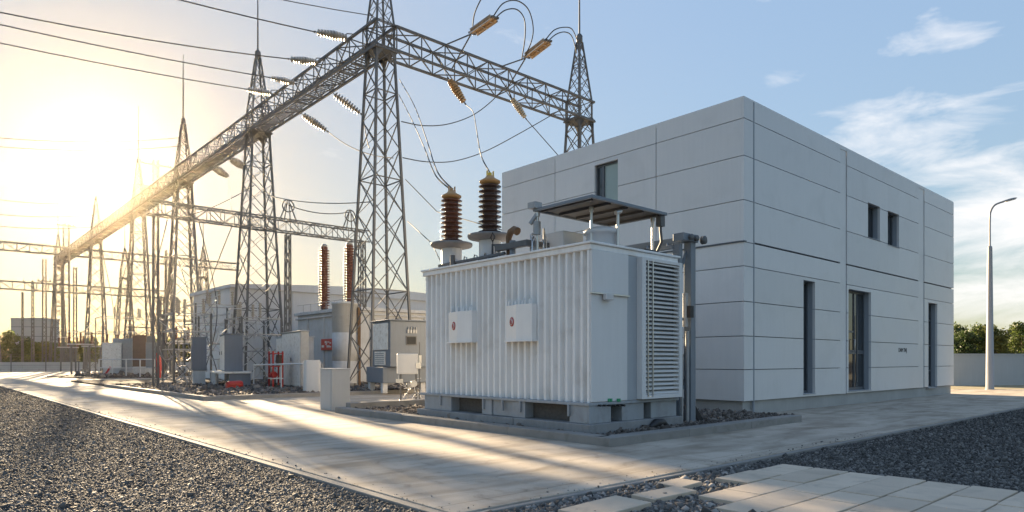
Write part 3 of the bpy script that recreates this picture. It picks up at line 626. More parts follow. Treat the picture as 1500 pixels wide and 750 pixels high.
for (x, z, r) in ((13.75, FZ-.09, .07), (13.98, FZ-.09, .07), (14.3, FZ-.1, .1)):
    q = MB(); q.lathe([(.02, 0), (r, 0), (r, .03), (r*.55, .03), (r*.55, .06), (r, .06), (r, .09), (.02, .09)], (x, 9.12, z), 18, (0, -1, 0)); q.build('roller', M['galv_dark'], fr)
q = MB(); q.tube([(13.8, 9.2, .1), (13.8, 9.2, 2.3)], .045, 10); q.tube([(13.72, 9.2, 2.4), (13.72, 9.2, 3.2)], .06, 10); q.tube([(13.55, 9.18, .1), (13.55, 9.18, 1.7)], .03, 8); q.build('conduit', M['galv'], fr)
q = MB(); q.box(13.7, 13.85, 9.05, 9.15, 2.62, 2.9); q.build('bracket', M['black'], fr, bevel=.01)
mb = thing('meter_box', 'small white meter box mounted on the steel frame near the building corner', 'meter box', (14.2, 9.5, 1.2))
q = MB(); q.box(14.08, 14.34, 9.36, 9.62, 1.14, 1.76); q.build('case', M['box_paint'], mb, bevel=.02)
q = MB(); q.box(14.10, 14.36, 9.4, 9.6, .9, 1.137); q.build('terminal_cover', M['frame_dark'], mb, bevel=.01)
cb = thing('cable_bag', 'black bag of cable lying on the plinth corner below the louvres', 'bag', (12.3, 9.0, .31))
q = MB(); q.tube([(12.0, 8.95, .14), (12.2, 8.93, .22), (12.45, 8.95, .22), (12.7, 8.98, .14)], [.05, .1, .09, .03], 10); q.build('sack', M['black'], cb)
pc = thing('post_sleeve', 'white plastic sleeve and dark prop leaning by the steel frame foot', 'sleeve', (14.3, 9.3, .1))
q = MB(); q.tube([(14.22, 9.35, .5), (14.22, 9.35, .85)], .09, 12); q.build('cap', M['box_paint'], pc)
q = MB(); q.bar((14.4, 9.2, .1), (14.22, 9.35, .52), .06, .12); q.build('prop', M['black'], pc)

fw = thing('sun_block_wall', 'added low grey concrete wall blocking sun in the gap between transformer bed and building', 'wall', (15.6, 19.2, 0))  # unseen wall added to keep sun out of the gap beside the transformer
q = MB(); q.box(13.35, 17.75, 19.1, 19.4, -.05, 4.38); q.build('panel', M['concrete_grey'], fw, bevel=.015)
q = MB(); q.box(13.28, 17.78, 19.04, 19.46, 4.382, 4.47); q.build('coping', M['concrete_grey'], fw, bevel=.01)
# ------------------------------------------------------------------ lattice towers
RX = 19.5; RY = [33.0, 51.0, 70.0, 87.5, 112.0, 146.0]; TBX = 35.9
BZ0, BZ1 = 18.95, 20.3
def make_tower(name, hb, hm, ztop, spire, th=1.0):
    root = thing(name, 'x', 'lattice tower')
    def half(z): 
        return hb+(hm-hb)*z/BZ0 if z < BZ0 else hm+(.10-hm)*max(0, z-BZ1-.1)/(ztop-BZ1-.1)
    ks = [BZ0, BZ1, ztop-.3]
    for sx in (-1, 1):
        for sy in (-1, 1):
            q = MB(); P = lambda z: (sx*half(z), sy*half(z), z)
            zz = [.25]+ks
            for a, b in zip(zz, zz[1:]): q.bar(P(a), P(b), (.125 if a < BZ0 else .09)*th)
            q.build('leg', M['galv_dark'], root)
            f = MB(); f.box(sx*hb-.28, sx*hb+.28, sy*hb-.28, sy*hb+.28, -.1, .32); f.build('footing', M['kerb'], root, bevel=.02)
    br = MB()
    z = .3; zs = [z]
    while z < BZ0-.4:
        z += max(1.5, 2.0*half(z)); zs.append(min(z, BZ0))
    if zs[-1] < BZ0: zs[-1] = BZ0
    zs += [BZ1]; z = BZ1
    for _ in range(5): z += (ztop-.3-BZ1)/5; zs.append(z)
    cs = [(-1, -1), (1, -1), (1, 1), (-1, 1)]
    for i, (a, b) in enumerate(zip(zs, zs[1:])):
        for k in range(4):
            (x0, y0), (x1, y1) = cs[k], cs[(k+1) % 4]; ha, hb_ = half(a), half(b); t = (.058 if a < BZ0 else .045)*th
            br.bar((x0*ha, y0*ha, a), (x1*hb_, y1*hb_, b), t, t*.6); br.bar((x1*ha, y1*ha, a), (x0*hb_, y0*hb_, b), t, t*.6)
            if i % 3 == 2 or abs(a-BZ0) < .01 or abs(a-BZ1) < .01: br.bar((x0*ha, y0*ha, a), (x1*ha, y1*ha, a), t)
    br.build('bracing', M['galv_dark'], root)
    pl_ = MB()
    h = half(BZ0)+.08
    pl_.box(-h-.1, h+.1, -h-.1, h+.1, BZ0-.16, BZ0-.06); pl_.build('seat_plate', M['galv_dark'], root)
    for k in range(4):
        (x0, y0) = cs[k]; gs = MB()
        gs.prism([(x0*h-.01, y0*h-.01), (x0*h+.01, y0*h-.01), (x0*h+.01, y0*h+.01), (x0*h-.01, y0*h+.01)], BZ0-.7, BZ0-.16)
        sxx = -x0*.45; gs.add([(x0*h, y0*(h+.012), BZ0-.16), (x0*h+sxx, y0*(h+.012), BZ0-.16), (x0*h, y0*(h+.012), BZ0-.75)], [(0, 1, 2), (2, 1, 0)])
        gs.add([(x0*(h+.012), y0*h, BZ0-.16), (x0*(h+.012), y0*h-y0*.45, BZ0-.16), (x0*(h+.012), y0*h, BZ0-.75)], [(0, 1, 2), (2, 1, 0)])
        gs.build('gusset', M['galv_dark'], root)
    c = MB(); c.lathe([(.17, -.35), (.20, -.3), (.20, .15), (.12, .28), (.05, .34)], (0, 0, ztop), 14); c.build('peak_cap', M['galv_dark'], root)
    s = MB(); s.tube([(0, 0, ztop+.3), (0, 0, ztop+spire*.5), (0, 0, ztop+spire)], [.06*th, .045*th, .02*th], 8); s.build('lightning_rod', M['galv_dark'], root)
    return root
proto = make_tower('lattice_tower', 1.36, .56, 24.9, 6.4)
proto_far = make_tower('lattice_tower', 1.36, .56, 24.9, 6.4, 1.4)
tl = ['nearest tall lattice tower where the long gantry and the side gantry meet', 'second lattice tower of the gantry row, with red stripes of rust near the pale hall corner',
      'third lattice tower of the gantry row, pointed top washed out by sun glare', 'fourth lattice tower of the row standing left of the cabinets behind gantry glare',
      'fifth pointed lattice tower of the gantry row, above the far grey cabinets', 'last lattice tower at the far end of the long gantry by the bushes']
tl[1] = 'second lattice tower of the gantry row, in front of the pale hall corner'
sc_ = [.98, 1.12, 1.05, 1.0, 1.0, .95]
for i, y in enumerate(RY):
    o = proto if i == 0 else proto_far if i == 2 else copy_tree(proto if i < 2 else proto_far)
    o.location = (RX, y, .0); o.scale = (sc_[i], sc_[i], 1 if i != 5 else .98); o['label'] = tl[i]; o['group'] = 'lattice towers carrying the gantry beams'
o = copy_tree(proto); o.location = (TBX, 33, 0); o.scale = (1.12, 1.12, 1.0); o['label'] = 'lattice tower rising behind the roof of the grey building'; o['group'] = 'lattice towers carrying the gantry beams'

def make_beam(name, label, p0, axis, length, w, h, chord, brc, step, grating, group, m=None):
    m = m or M['galv_dark']
    root = thing(name, label, 'gantry beam', p0, group)
    def Q(s, a, z): return (s, a, z) if axis == 'x' else (a, s, z)
    for a in (-w/2, w/2):
        for z in (-h/2, h/2):
            q = MB(); q.bar(Q(0, a, z), Q(length, a, z), chord); q.build('chord', m, root, world=False)
    q = MB(); n = max(2, round(length/step)); st = length/n
    for i in range(n):
        s0, s1 = i*st, (i+1)*st; f = 1 if i % 2 else -1
        for a in (-w/2, w/2):
            q.bar(Q(s0, a, -h/2*f), Q(s1, a, h/2*f), brc); q.bar(Q(s0, a, -h/2), Q(s0, a, h/2), brc)
            if h > 1: q.bar(Q(s0+st/2, a, 0), Q(s1, a, -h/2*f), brc*.7)
        for z in (-h/2, h/2):
            q.bar(Q(s0, -w/2*f, z), Q(s1, w/2*f, z), brc); q.bar(Q(s0, -w/2, z), Q(s0, w/2, z), brc)
    q.build('lattice', m, root, world=False)
    if grating:  # slats added low in the beam so it casts a solid shadow band
        g = MB(); k = int(length/.30)
        for i in range(k): g.bar(Q(.1+i*.30, -.38, -h/2+.06), Q(.1+i*.30, .38, -h/2+.06), *((.085, .012) if False else (.012, .085)))
        for a in (-.36, .36): g.bar(Q(0, a, -h/2+.0), Q(length, a, -h/2+.0), .05)
        g.build('shadow_grating', m, root, world=False)
    return root
zc = (BZ0+BZ1)/2
bl = ['gantry beam span between the nearest tower and the second tower of the row', 'gantry beam span between the second and third towers of the row',
      'gantry beam span in bright glare between the third and fourth towers', 'gantry beam span between the fourth and fifth towers of the row', 'farthest gantry beam span running from the fifth tower to the last tower']
for i in range(5):
    make_beam('gantry_beam', bl[i], (RX, RY[i]-.7 if i == 0 else RY[i]+.0, zc), 'y', RY[i+1]-RY[i]+(.7 if i == 0 else 0)+(.9 if i == 4 else 0), 1.25, BZ1-BZ0, .13, .055, 1.6, True, 'main gantry beam spans')
make_beam('gantry_beam', 'side gantry beam from the nearest tower to the tower behind the building', (RX+.66, 33, zc), 'x', TBX-RX-.66+.9, 1.3, BZ1-BZ0, .13, .055, 1.6, False, 'side gantry beams')
make_beam('gantry_beam', 'lower lattice beam passing behind the second tower above the red brown post insulators', (9.6, 41, 10.05), 'x', 13.6, .7, .75, .075, .035, .8, False, 'side gantry beams')
make_beam('gantry_beam', 'far lattice beam crossing behind the end of the long gantry', (-8, 112.8, 17.0), 'x', 48, .9, 1.1, .12, .06, 1.4, False, 'side gantry beams')
make_beam('gantry_beam', 'lowest far lattice beam ending at a thin post left of the cabinets', (-14, 100, 10.6), 'x', 39.5, .8, .95, .1, .05, 1.2, False, 'side gantry beams')

def lattice_post(label, x, y, h, w=.35, arm=None, z0=0.0, lt=None):
    root = thing('lattice_post', label, 'post', (x, y, z0), 'thin lattice posts of the switchyard')
    for sx in (-1, 1):
        for sy in (-1, 1):
            q = MB(); q.bar((x+sx*w/2, y+sy*w/2, z0-.05), (x+sx*w/2*.8, y+sy*w/2*.8, z0+h), .13 if y > 60 else lt or .07); q.build('leg', M['galv_dark'], root)
    q = MB(); n = int(h/.7)
    for i in range(n):
        a, b = z0+i*h/n, z0+(i+1)*h/n; k = w/2*.9
        for (x0, y0), (x1, y1) in (((-1, -1), (1, -1)), ((1, 1), (-1, 1)), ((-1, 1), (-1, -1)), ((1, -1), (1, 1))):
            f = 1 if i % 2 else 0
            q.bar((x+(x0 if f else x1)*k, y+(y0 if f else y1)*k, a), (x+(x1 if f else x0)*k, y+(y1 if f else y0)*k, b), .06 if y > 60 else .5*(lt or .07))
    q.build('bracing', M['galv_dark'], root)
    if arm:
        for z, l in arm: q = MB(); q.bar((x-l/2, y, z0+z), (x+l/2, y, z0+z), .16); q.build('crossarm', M['galv_dark'], root)
        for z, l in arm:
            for s in (-1, 0, 1):
                k = MB(); k.lathe([(.05, 0), (.1, .05), (.1, .1), (.06, .12), (.1, .17), (.1, .22), (.06, .24), (.1, .29), (.1, .34), (.05, .4)], (x+s*l*.42, y, z0+z+.08), 8); k.build('pin_insulator', M['glass_disc'], root)
    return root
lattice_post('thin lattice post under the right end of the lower beam, on the concrete house', 22.9, 41.2, 4.6, .4, None, 5.1)
lattice_post('ladder like lattice post under the lower beam left of the brown insulators', 17.7, 41.3, 9.6, .32)
lattice_post('lattice post holding the left end of the lower beam', 10.0, 41, 9.65, .26, None, 0.0, .045)
lattice_post('post at the right end of the lowest far beam left of the cabinets', 25.2, 100, 10.3, .5)
pz = lambda u, v, d: P3(u, v, d)
q = P3(97, 545, 108); lattice_post('distant lattice mast with a flat crossarm left of the fifth tower', q.x, q.y, 23.5, .9, [(23.3, 2.6)])
q = P3(65, 545, 122); lattice_post('dark lattice mast at the far end of the long gantry', q.x, q.y, 20, .6, [(16, 2.2)])
q = P3(110, 545, 118); lattice_post('slim lattice mast between the last tower and the crossarm mast', q.x, q.y, 18, .5)
q = P3(228, 545, 112); lattice_post('tall sunlit mast with three crossarms beside the third tower', q.x, q.y, 35, .9, [(34.2, 5.0), (30.5, 5.5), (26, 4)])
q = P3(48, 540, 118); lattice_post('small pole with two arms above the grey block at far left', q.x, q.y, 15.5, .35, [(15.3, 3.0)])
q = P3(33, 540, 112); lattice_post('plain thin pole under the lowest far beam at far left', q.x, q.y, 13, .22)

for lab, x, y, sc in (('tall spired lattice tower of a second row, left behind the long gantry', 8.2, 128, 1.15), ('spired lattice tower of a second row, between the fourth and fifth gantry towers', 26.5, 128, 1.1), ('spired lattice tower beyond the far cabinets, right of the fourth tower', 36, 118, 1.0)):
    o = copy_tree(proto_far); o.location = (x, y, 0); o.scale = (sc, sc, .82 if x > 20 else .9); o['label'] = lab; o['group'] = 'lattice towers beyond the gantry row'
q = P3(86, 545, 108); lattice_post('sturdy lattice column just left of the last gantry tower', q.x, q.y, 18.5, 1.0)
q = P3(247, 545, 88); lattice_post('lattice column under the far beam beside the third tower', q.x, q.y, 16, .8)
# disconnectors standing along the yard
def disconnector(label, x, y, h=3.4):
    root = thing('disconnector', label, 'disconnector', (x, y, 0), 'disconnectors of the far switchyard')
    for s in (-.9, .9):
        q = MB(); q.box(x+s-.09, x+s+.09, y-.09, y+.09, -.05, h); q.build('post', M['galv_dark'], root)
    q = MB(); q.box(x-1.3, x+1.3, y-.12, y+.12, h, h+.16); q.build('beam', M['galv'], root)
    for s in (-1.1, 0, 1.1):
        q = MB(); pr = [(.08, 0)]
        for i in range(8): pr += [(.08, .04+.15*i), (.19, .09+.15*i), (.08, .15+.15*i)]
        q.lathe(pr+[(.09, 1.3)], (x+s, y, h+.16), 10); q.build('insulator', M['porcelain'], root)
    q = MB(); q.tube([(x-1.3, y, h+1.5), (x+1.3, y, h+1.5)], .05, 6); q.tube([(x+.2, y, h+1.5), (x+1.2, y, h+2.5)], .04, 6); q.build('blade', M['bare_metal'], root)
for u, d, lab in ((118, 78, 'disconnector on a steel stand left of the far cabinets'), (136, 90, 'disconnector standing behind the fifth tower foot'), (256, 74, 'disconnector between the red hose post and the third tower'), (100, 96, 'disconnector near the last gantry tower foot'), (276, 66, 'disconnector left of the hall corner behind the platform'), (172, 84, 'disconnector rising behind the far cabinets')):
    q = P3(u, 545, d); disconnector(lab, q.x, q.y)
# ------------------------------------------------------------------ insulators
def string_proto(name, label, n, r, m, L_, twin=False):
    root = thing(name, label, 'insulator')
    offs = (-.17, .17) if twin else (0,)
    for o_ in offs:
        q = MB(); q.tube([(o_, 0, 0), (o_, 0, L_)], .022, 8); q.build('rod', M['wire'], root, world=False)
        d = MB(); a0, a1 = .14*L_, .90*L_; st = (a1-a0)/n
        for i in range(n):
            z = a0+i*st; k = r*((1-.28*abs(i/(n-1)-.45)*2) if not twin else .8)
            d.lathe([(.04, 0), (k*.4, .10*st), (k, .34*st), (k*.96, .46*st), (k*.4, .58*st), (.05, .95*st)], (o_, 0, z), 14)
        d.build('disc_stack', m, root, world=False)
    q = MB()
    for z in (.05*L_, .95*L_): q.box(-.05 if not twin else -.24, .05 if not twin else .24, -.04, .04, z-.05, z+.05)
    q.build('clamp', M['galv_dark'], root, world=False)
    if twin:
        q = MB()
        for z in (.2, .5, .8): q.box(-.24, .24, -.13, -.10, L_*z-.02, L_*z+.02); q.box(-.24, .24, .10, .13, L_*z-.02, L_*z+.02)
        for x in (-.26, .26): q.bar((x, .12, .1*L_), (x, .12, .92*L_), .035); q.bar((x, -.12, .1*L_), (x, -.12, .92*L_), .035)
        q.build('cage', M['bare_metal'], root, world=False)
    return root
SP = string_proto('insulator_string', 'x', 10, .25, M['glass_disc'], 2.2)
SB = string_proto('insulator_string', 'x', 10, .27, M['glass_brown'], 2.2)
TW = string_proto('twin_insulator', 'x', 14, .2, M['glass_brown'], 2.6, True)
used = set()
def place(pr, P, Q, label, group, L_=2.2, keep=1.0):
    o = pr if pr.name not in used else copy_tree(pr)
    used.add(pr.name)
    P, Q = Vector(P), Vector(Q); d = Q-P; s = d.length/L_
    o.location = P; o.rotation_mode = 'QUATERNION'
    up = Vector((0, 0, 1)); z = d.normalized(); x = up.cross(z); x = x.normalized() if x.length > .05 else Vector((1, 0, 0)); y = z.cross(x)
    o.rotation_quaternion = Matrix((x, y, z)).transposed().to_quaternion(); o.scale = (s, s, s)
    o['label'] = label; o['group'] = group; return o
def wire(label, pts, r=.03, group='overhead conductors'):
    q = MB(); q.tube(pts, r, 6); o = q.build('power_line', M['wire']); return tag(o, label, 'cable', group)
def sag(P, Q, s, n=16):
    P, Q = Vector(P), Vector(Q)
    return [P.lerp(Q, t/n)-Vector((0, 0, 4*s*(t/n)*(1-t/n))) for t in range(n+1)]
xe = RX-.65
GS = 'tension insulator strings on the long gantry'
LINES = [((515, 58), (458, 46), (260, -1), 'topmost'), ((470, 93), (420, 86), (0, 18), 'second'), ((437, 124), (392, 113), (0, 36), 'third'), ((404, 139), (357, 130), (0, 63), 'fourth')]
names = ['first insulator string out from the near end of the long gantry, nearest the main tower', 'second insulator string leftwards from the main tower, above the beam', 'third insulator string leftwards from the main tower, above the beam', 'fourth insulator string, reaching past the peak of the second tower']
for (a, b, c, nm), lab in zip(LINES, names):
    A = PX(*a, xe); B_ = PY(*b, A.y); C = PY(*c, A.y)
    place(SP, A+Vector((-.0, 0, .05)), B_, lab, GS)
    x2 = -34.0; Sp = B_.x-x2
    t = (B_.x-C.x)/Sp; s = max(.2, (B_.z-C.z)/(4*t*(1-t)))
    wire(f'{nm} cable running left from the insulators on the near span of the long gantry', sag(B_, (x2, A.y, B_.z), s, 28), .032)
    q = MB(); q.tube([A+Vector((.1, 0, .35)), A+Vector((-.3, 0, .25)), A.lerp(B_, .2)], .03, 6); tag(q.build('jumper', M['galv_dark']), f'steel arm holding the {nm} insulator string above the long gantry', 'bracket', 'insulator arms')
for k, (a, b, lab) in enumerate((((483, 133), (532, 169), 'insulator string hanging right of the near gantry span, closest to the main tower'), ((438, 164), (482, 194), 'second insulator string hanging right of the near gantry span, trailing a cable'),
                    ((336, 232), (362, 247), 'small insulator string hanging right of the gantry, left of the second tower leg'), ((309, 243), (335, 259), 'smallest insulator string below the gantry between second and third towers'))):
    A = PX(*a, RX+.65); B_ = PX(*b, RX+3.1 if k < 2 else RX+3.0)
    place(SP, A, B_, lab, GS)
    if k == 1: wire('cable from the second hanging string sloping down to the main tower', sag(B_, (19.95, 32.4, 12.9), .4), .03)
    if k == 0: wire('cable from the hanging string nearest the main tower to its rear leg', sag(B_, (19.2, 33.7, 13.6), .3), .03)
    if k == 2: wire('thin cable dropping from the small string beside the second tower', sag(B_, (17.6, 41, 11.5), .5), .022)
    if k == 3: wire('thin cable dropping from the smallest string below the gantry', sag(B_, (14.2, 41, 10.5), .8), .022)
GB = 'insulators on the side gantry'
T1A, T1B = P3(690, 50, 38.5), P3(727, 24, 36.4)
place(TW, T1A, T1B, 'twin amber insulator cage above the side gantry, nearer the main tower', GB, 2.6)
T2A, T2B = P3(770, 85, 41.5), P3(805, 58, 39.2)
place(TW, T2A, T2B, 'twin amber insulator cage above the side gantry, nearer the tower behind the building', GB, 2.6)
for nm, A in (('first', T1A), ('second', T2A)):
    q = MB()
    for e_ in ((A.x-.35, 32.36, BZ1), (A.x+.1, 32.36, BZ0)): q.bar(e_, A, .06)
    tag(q.build('arm_bracket', M['galv_dark']), f'pair of steel struts holding the {nm} twin insulator off the side gantry', 'bracket', 'insulator arms')
def spl(pts, n=10):
    out = []; k = len(pts); pts = [Vector(p) for p in pts]
    for i in range(k-1):
        p0, p1, p2, p3 = pts[max(i-1, 0)], pts[i], pts[i+1], pts[min(i+2, k-1)]
        for j in range(n):
            t = j/n; out.append(.5*((2*p1)+(p2-p0)*t+(2*p0-5*p1+4*p2-p3)*t*t+(3*p1-p0-3*p2+p3)*t**3))
    return out+[pts[-1]]
J = lambda ps, d0, d1: spl([P3(u, v, d0+(d1-d0)*i/(len(ps)-1)) for i, (u, v) in enumerate(ps)])
wire('outer jumper loop rising from the first twin insulator and falling to the second', J([(722, 25), (737, 5), (757, 1), (774, 14), (781, 40), (778, 62), (768, 84)], 36.5, 41), .035)
wire('inner jumper loop rising from the first twin insulator and falling to the second', J([(725, 27), (740, 15), (757, 14), (768, 28), (769, 55), (764, 88)], 36.6, 41.4), .035)
wire('jumper cable climbing from the first twin insulator out of view', J([(692, 48), (694, 25), (700, 8), (712, -14)], 38.5, 36)+[Vector((24.5, 5, 27)), Vector((25, -30, 30))], .035)
wire('upper jumper loop from the second twin insulator to the tower behind the building', J([(800, 57), (812, 44), (826, 40), (838, 43), (846, 60)], 39.3, 47.6), .035)
wire('lower jumper loop from the second twin insulator to the tower behind the building', J([(803, 60), (815, 50), (828, 47), (838, 54), (845, 78)], 39.3, 47.6), .035)
H1A, H1B = P3(655, 112, 40.6), P3(683, 154, 40.2); H2A, H2B = P3(747, 140, 44.0), P3(772, 176, 43.6)
place(SB, H1A, H1B, 'amber insulator string hanging on the slant under the side gantry, nearer the main tower', GB)
place(SP, H2A, H2B, 'grey buff insulator string hanging under the side gantry, above the building corner', GB)
wire('short link from the side gantry down to the amber hanging string', [P3(643, 84, 41), H1A], .02); wire('short link from the side gantry down to the grey buff hanging string', [P3(741, 122, 44.3), H2A], .02)
BT1, BT2 = Vector((B1[0], B1[1], Z1T+.1)), Vector((B2[0], B2[1], Z2T+.1))
wire('drop cable from the amber hanging string to the dark brown transformer bushing', spl([H1B, P3(693, 164, 38), P3(698, 190, 32), P3(704, 225, 24), BT2]), .022)
wire('cable slanting from the grey buff hanging string down behind the building roof', [H2B, P3(795, 202, 45), P3(825, 236, 46), P3(900, 330, 48), P3(960, 470, 50), P3(965, 556, 50)], .028)
wire('upper sagging cable from the main tower to the middle of the side gantry', J([(588, 178), (620, 184), (655, 182), (690, 170), (718, 150), (742, 125)], 38, 44), .03)
wire('lower sagging cable from the main tower to the tower behind the building', J([(590, 231), (625, 237), (665, 236), (710, 222), (760, 196), (823, 160)], 38, 48), .03)
wire('right one of two drop cables falling from the main tower to the orange brown bushing', spl([P3(585, 116, 37.8), P3(607, 155, 33), P3(625, 205, 27), P3(640, 250, 21), BT1]), .022)
wire('left one of two drop cables falling from the main tower to the orange brown bushing', spl([P3(584, 138, 37.8), P3(603, 175, 33), P3(621, 215, 27), P3(637, 255, 21), BT1+Vector((-.05, .05, 0))]), .022)
wire('cable from the main tower leg down to the rear corner of the grey building', [P3(594, 263, 39), P3(640, 310, 36), Vector((18.0, 20.7, 6.9))], .024)
wire('low cable from the main tower leg sloping behind the transformer', [P3(597, 324, 39), P3(632, 356, 34), Vector((14.2, 19.3, 4.5))], .024)
A = Vector((19.0, 33, 20.75)); C = PY(415, 0, 33); t = (A.x-C.x)/(A.x+34); wire('upper thin line crossing the sky to the top of the nearest tower', sag(A, (-34, 33, A.z), (A.z-C.z)/(4*t*(1-t)) if abs(A.z-C.z) < 4 else .5, 24), .022)
for k, (v0, u1, v1, lab) in enumerate(((181, 243, 213, 'upper of two thin cables crossing left of the third tower'), (194, 250, 222, 'lower of two thin cables crossing left of the third tower'),
                         (277, 190, 300, 'upper far cable passing left of the fifth tower peak'), (300, 175, 318, 'middle far cable passing left of the fifth tower peak'), (317, 160, 330, 'lower far cable passing left of the fifth tower peak'))):
    A = Vector((19.2, 70, 23.2-.8*k)) if k < 2 else Vector((19.2, 112, 24.2-1.7*(k-2))); B_ = PY(-40, v0-3, A.y); wire(lab, sag(A, A+(B_-A)*1.6, 1.2, 20), .035 if k < 2 else .045)
for lab, A, B_ in (('thin line over the lower beam from the second tower to the main tower', (20.0, 50.6, 14.2), (19.3, 33.8, 10.6)), ('thin line strung between the third and second towers below the gantry', (19.4, 69.5, 15.5), (19.4, 51.5, 15)), ('slack stay above the lower beam between its cable clamps', (21.9, 41, 11.6), (17.6, 41, 11.4))):
    wire(lab, sag(A, B_, .3), .03)
for k, (u0, v0, u1, v1, d, lab) in enumerate(((228, 372, 205, 535, 96, 'slack dropper from the far beam to the yard left of the third tower'), (190, 374, 176, 535, 96, 'slack dropper from the far beam behind the fourth tower'), (262, 382, 285, 535, 92, 'slack dropper from the far beam towards the hall'),
        (300, 388, 322, 535, 84, 'dropper from the far beam over the pale hall roof'), (150, 368, 160, 545, 100, 'dropper from the far beam down to the far cabinets'), (340, 330, 318, 545, 50, 'dropper from the lower beam to the platform cabinet'), (292, 326, 300, 545, 48, 'dropper from the lower beam to the narrow cabinet'), (245, 322, 268, 548, 46, 'dropper from the left end of the lower beam'))):
    A, B_ = P3(u0, v0, d), P3(u1, v1, d-3); mid = (A+B_)/2+Vector((1.2*(-1)**k, .6, -.8)); wire(lab, spl([A, mid, B_], 8), .03 if d < 60 else .045, 'droppers in the switchyard')
# brown post insulators between the concrete house and the lower beam
def post_ins(x, y, z0, z1, r, label):
    root = thing('post_insulator', label, 'insulator', (x, y, z0), 'red brown post insulators on the concrete house')
    n = 24; h = z1-z0-.3; prof = [(.12, 0)]
    for i in range(n):
        z = .02+i*h/n; p_ = h/n; k = r*(1-.12*abs(i/n-.4)) * (.72 if i in (0, n-1) else 1)
        prof += [(r*.55, z), (k, z+.30*p_), (k, z+.42*p_), (r*.55, z+.7*p_)]
    q = MB(); q.lathe(prof, (x, y, z0+.12), 20); q.build('shed_stack', M['porcelain_red'], root)
    q = MB(); q.lathe([(.3, 0), (.3, .06), (.2, .08), (.18, .14)], (x, y, z0), 16); q.build('base_cap', M['galv_dark'], root)
    q = MB(); q.lathe([(.2, 0), (.24, .06), (.12, .18)], (x, y, z1-.18), 16); q.build('top_cap', M['galv'], root)
    return root
def clamp_ring(x, y, z, label):
    root = thing('cable_clamp', label, 'clamp', (x, y, z), 'cable clamps on the lower beam')
    q = MB(); q.tube([(x+.38*math.cos(R(a)), y, z+.95+.38*math.sin(R(a))) for a in range(0, 361, 24)], .04, 6); q.build('ring', M['galv_dark'], root)
    q = MB()
    for s in (-1, 1): q.bar((x+s*.55, y, z), (x+s*.12, y, z+1.1), .06); q.bar((x+s*.2, y+.15, z), (x+s*.05, y, z+1.3), .05)
    q.build('strut', M['galv_dark'], root)
a = PX(475, 447, 21.35); HZ = 5.05
post_ins(21.35, a.y, HZ, 9.72, .40, 'left one of two tall red brown post insulators standing on the concrete house')
b_ = PX(512, 445, 22.3); post_ins(22.3, b_.y, HZ, 9.72, .42, 'right one of two tall red brown post insulators, beside the main tower')
clamp_ring(17.6, 41, 10.4, 'ring shaped cable clamp on top of the lower beam left of the brown insulators'); clamp_ring(21.9, 41, 10.4, 'splayed cable clamp on top of the lower beam above the right brown insulator')

# ------------------------------------------------------------------ buildings of the yard
hl = thing('equipment_hall', 'long pale low hall with flat roof behind the second tower', 'building', (18.4, 53.5, 0))
HX, HY, HT = 18.45, 53.6, 7.55
q = MB()
for i in range(4): q.box(HX+(.0 if i % 2 == 0 else .12), HX+.4, HY+.4+i*2.4, HY+.4+(i+1)*2.4-.02, 0, HT-.25)
q.box(HX+.4, 46, HY+.0, HY+10, 0, HT-.25); q.build('wall', M['hall'], hl)
q = MB()
for i in range(12): q.box(HX+.42+i*2.25, HX+.45+i*2.25, HY-.02, HY-.001, 0, HT-.3)
q.box(HX+.4, 46, HY-.03, HY-.002, 3.6, 3.72); q.box(HX-.03, HX-.001, HY+.4, HY+9.9, 5.2, 5.32); q.build('cladding_strip', M['reveal'], hl)
q = MB()
n = 14
for i in range(n):
    x0 = HX-.15+i*(46.2-HX)/n; x1 = x0+(46.2-HX)/n; f = lambda x: .55*math.sin(math.pi*min(1, max(0, (x-HX)/27)))
    q.add([(x0, HY-.2, HT-.25), (x1, HY-.2, HT-.25), (x1, HY-.2, HT+f(x1)), (x0, HY-.2, HT+f(x0)), (x0, HY+10.2, HT-.25), (x1, HY+10.2, HT-.25), (x1, HY+10.2, HT+f(x1)), (x0, HY+10.2, HT+f(x0))], [(0, 1, 2, 3), (7, 6, 5, 4), (3, 2, 6, 7), (4, 5, 1, 0), (0, 3, 7, 4), (1, 5, 6, 2)])
q.build('roof', M['hall'], hl)
sh = thing('switch_house', 'old stained concrete switch house with a flat roof under the brown insulators', 'building', (21.0, 38.9, 0))
q = MB(); q.box(21.0, 27, 38.9, 47.2, 0, HZ-.22); q.build('wall', M['concrete_grey'], sh)
q = MB(); q.box(20.8, 27.3, 38.7, 47.5, HZ-.215, HZ); q.box(20.85, 27.2, 38.75, 47.4, HZ-.5, HZ-.40); q.build('roof', M['concrete_grey'], sh, bevel=.02)
q = MB(); q.box(20.96, 20.999, 41.2, 42.4, .1, 2.5); q.build('door', M['grey_paint'], sh)
for x in (22.3, 24.5, 26.5): q = MB(); q.box(x-.1, x+.1, 38.8, 38.899, 0, HZ-.5); q.build('pilaster', M['concrete_grey'], sh)
for y in (40.5, 43, 45.5): q = MB(); q.box(20.9, 20.999, y-.1, y+.1, 0, HZ-.5); q.build('pilaster', M['concrete_grey'], sh)
q = MB(); 
for k in range(5): q.tube([(20.95, 39.2+.28*k, .1), (20.92, 39.2+.28*k, 3.4+.25*(k % 3))], .04, 6)
q.build('conduit', M['bare_metal'], sh)
q = MB(); 
for y in np.arange(39, 47.3, 1.2): q.tube([(20.95, y, HZ), (20.95, y, HZ+.55)], .02, 5)
q.tube([(20.95, 39, HZ+.55), (20.95, 47.2, HZ+.55)], .02, 5); q.build('roof_rail', M['galv'], sh)
tk = P3(506, 570, 39.5)
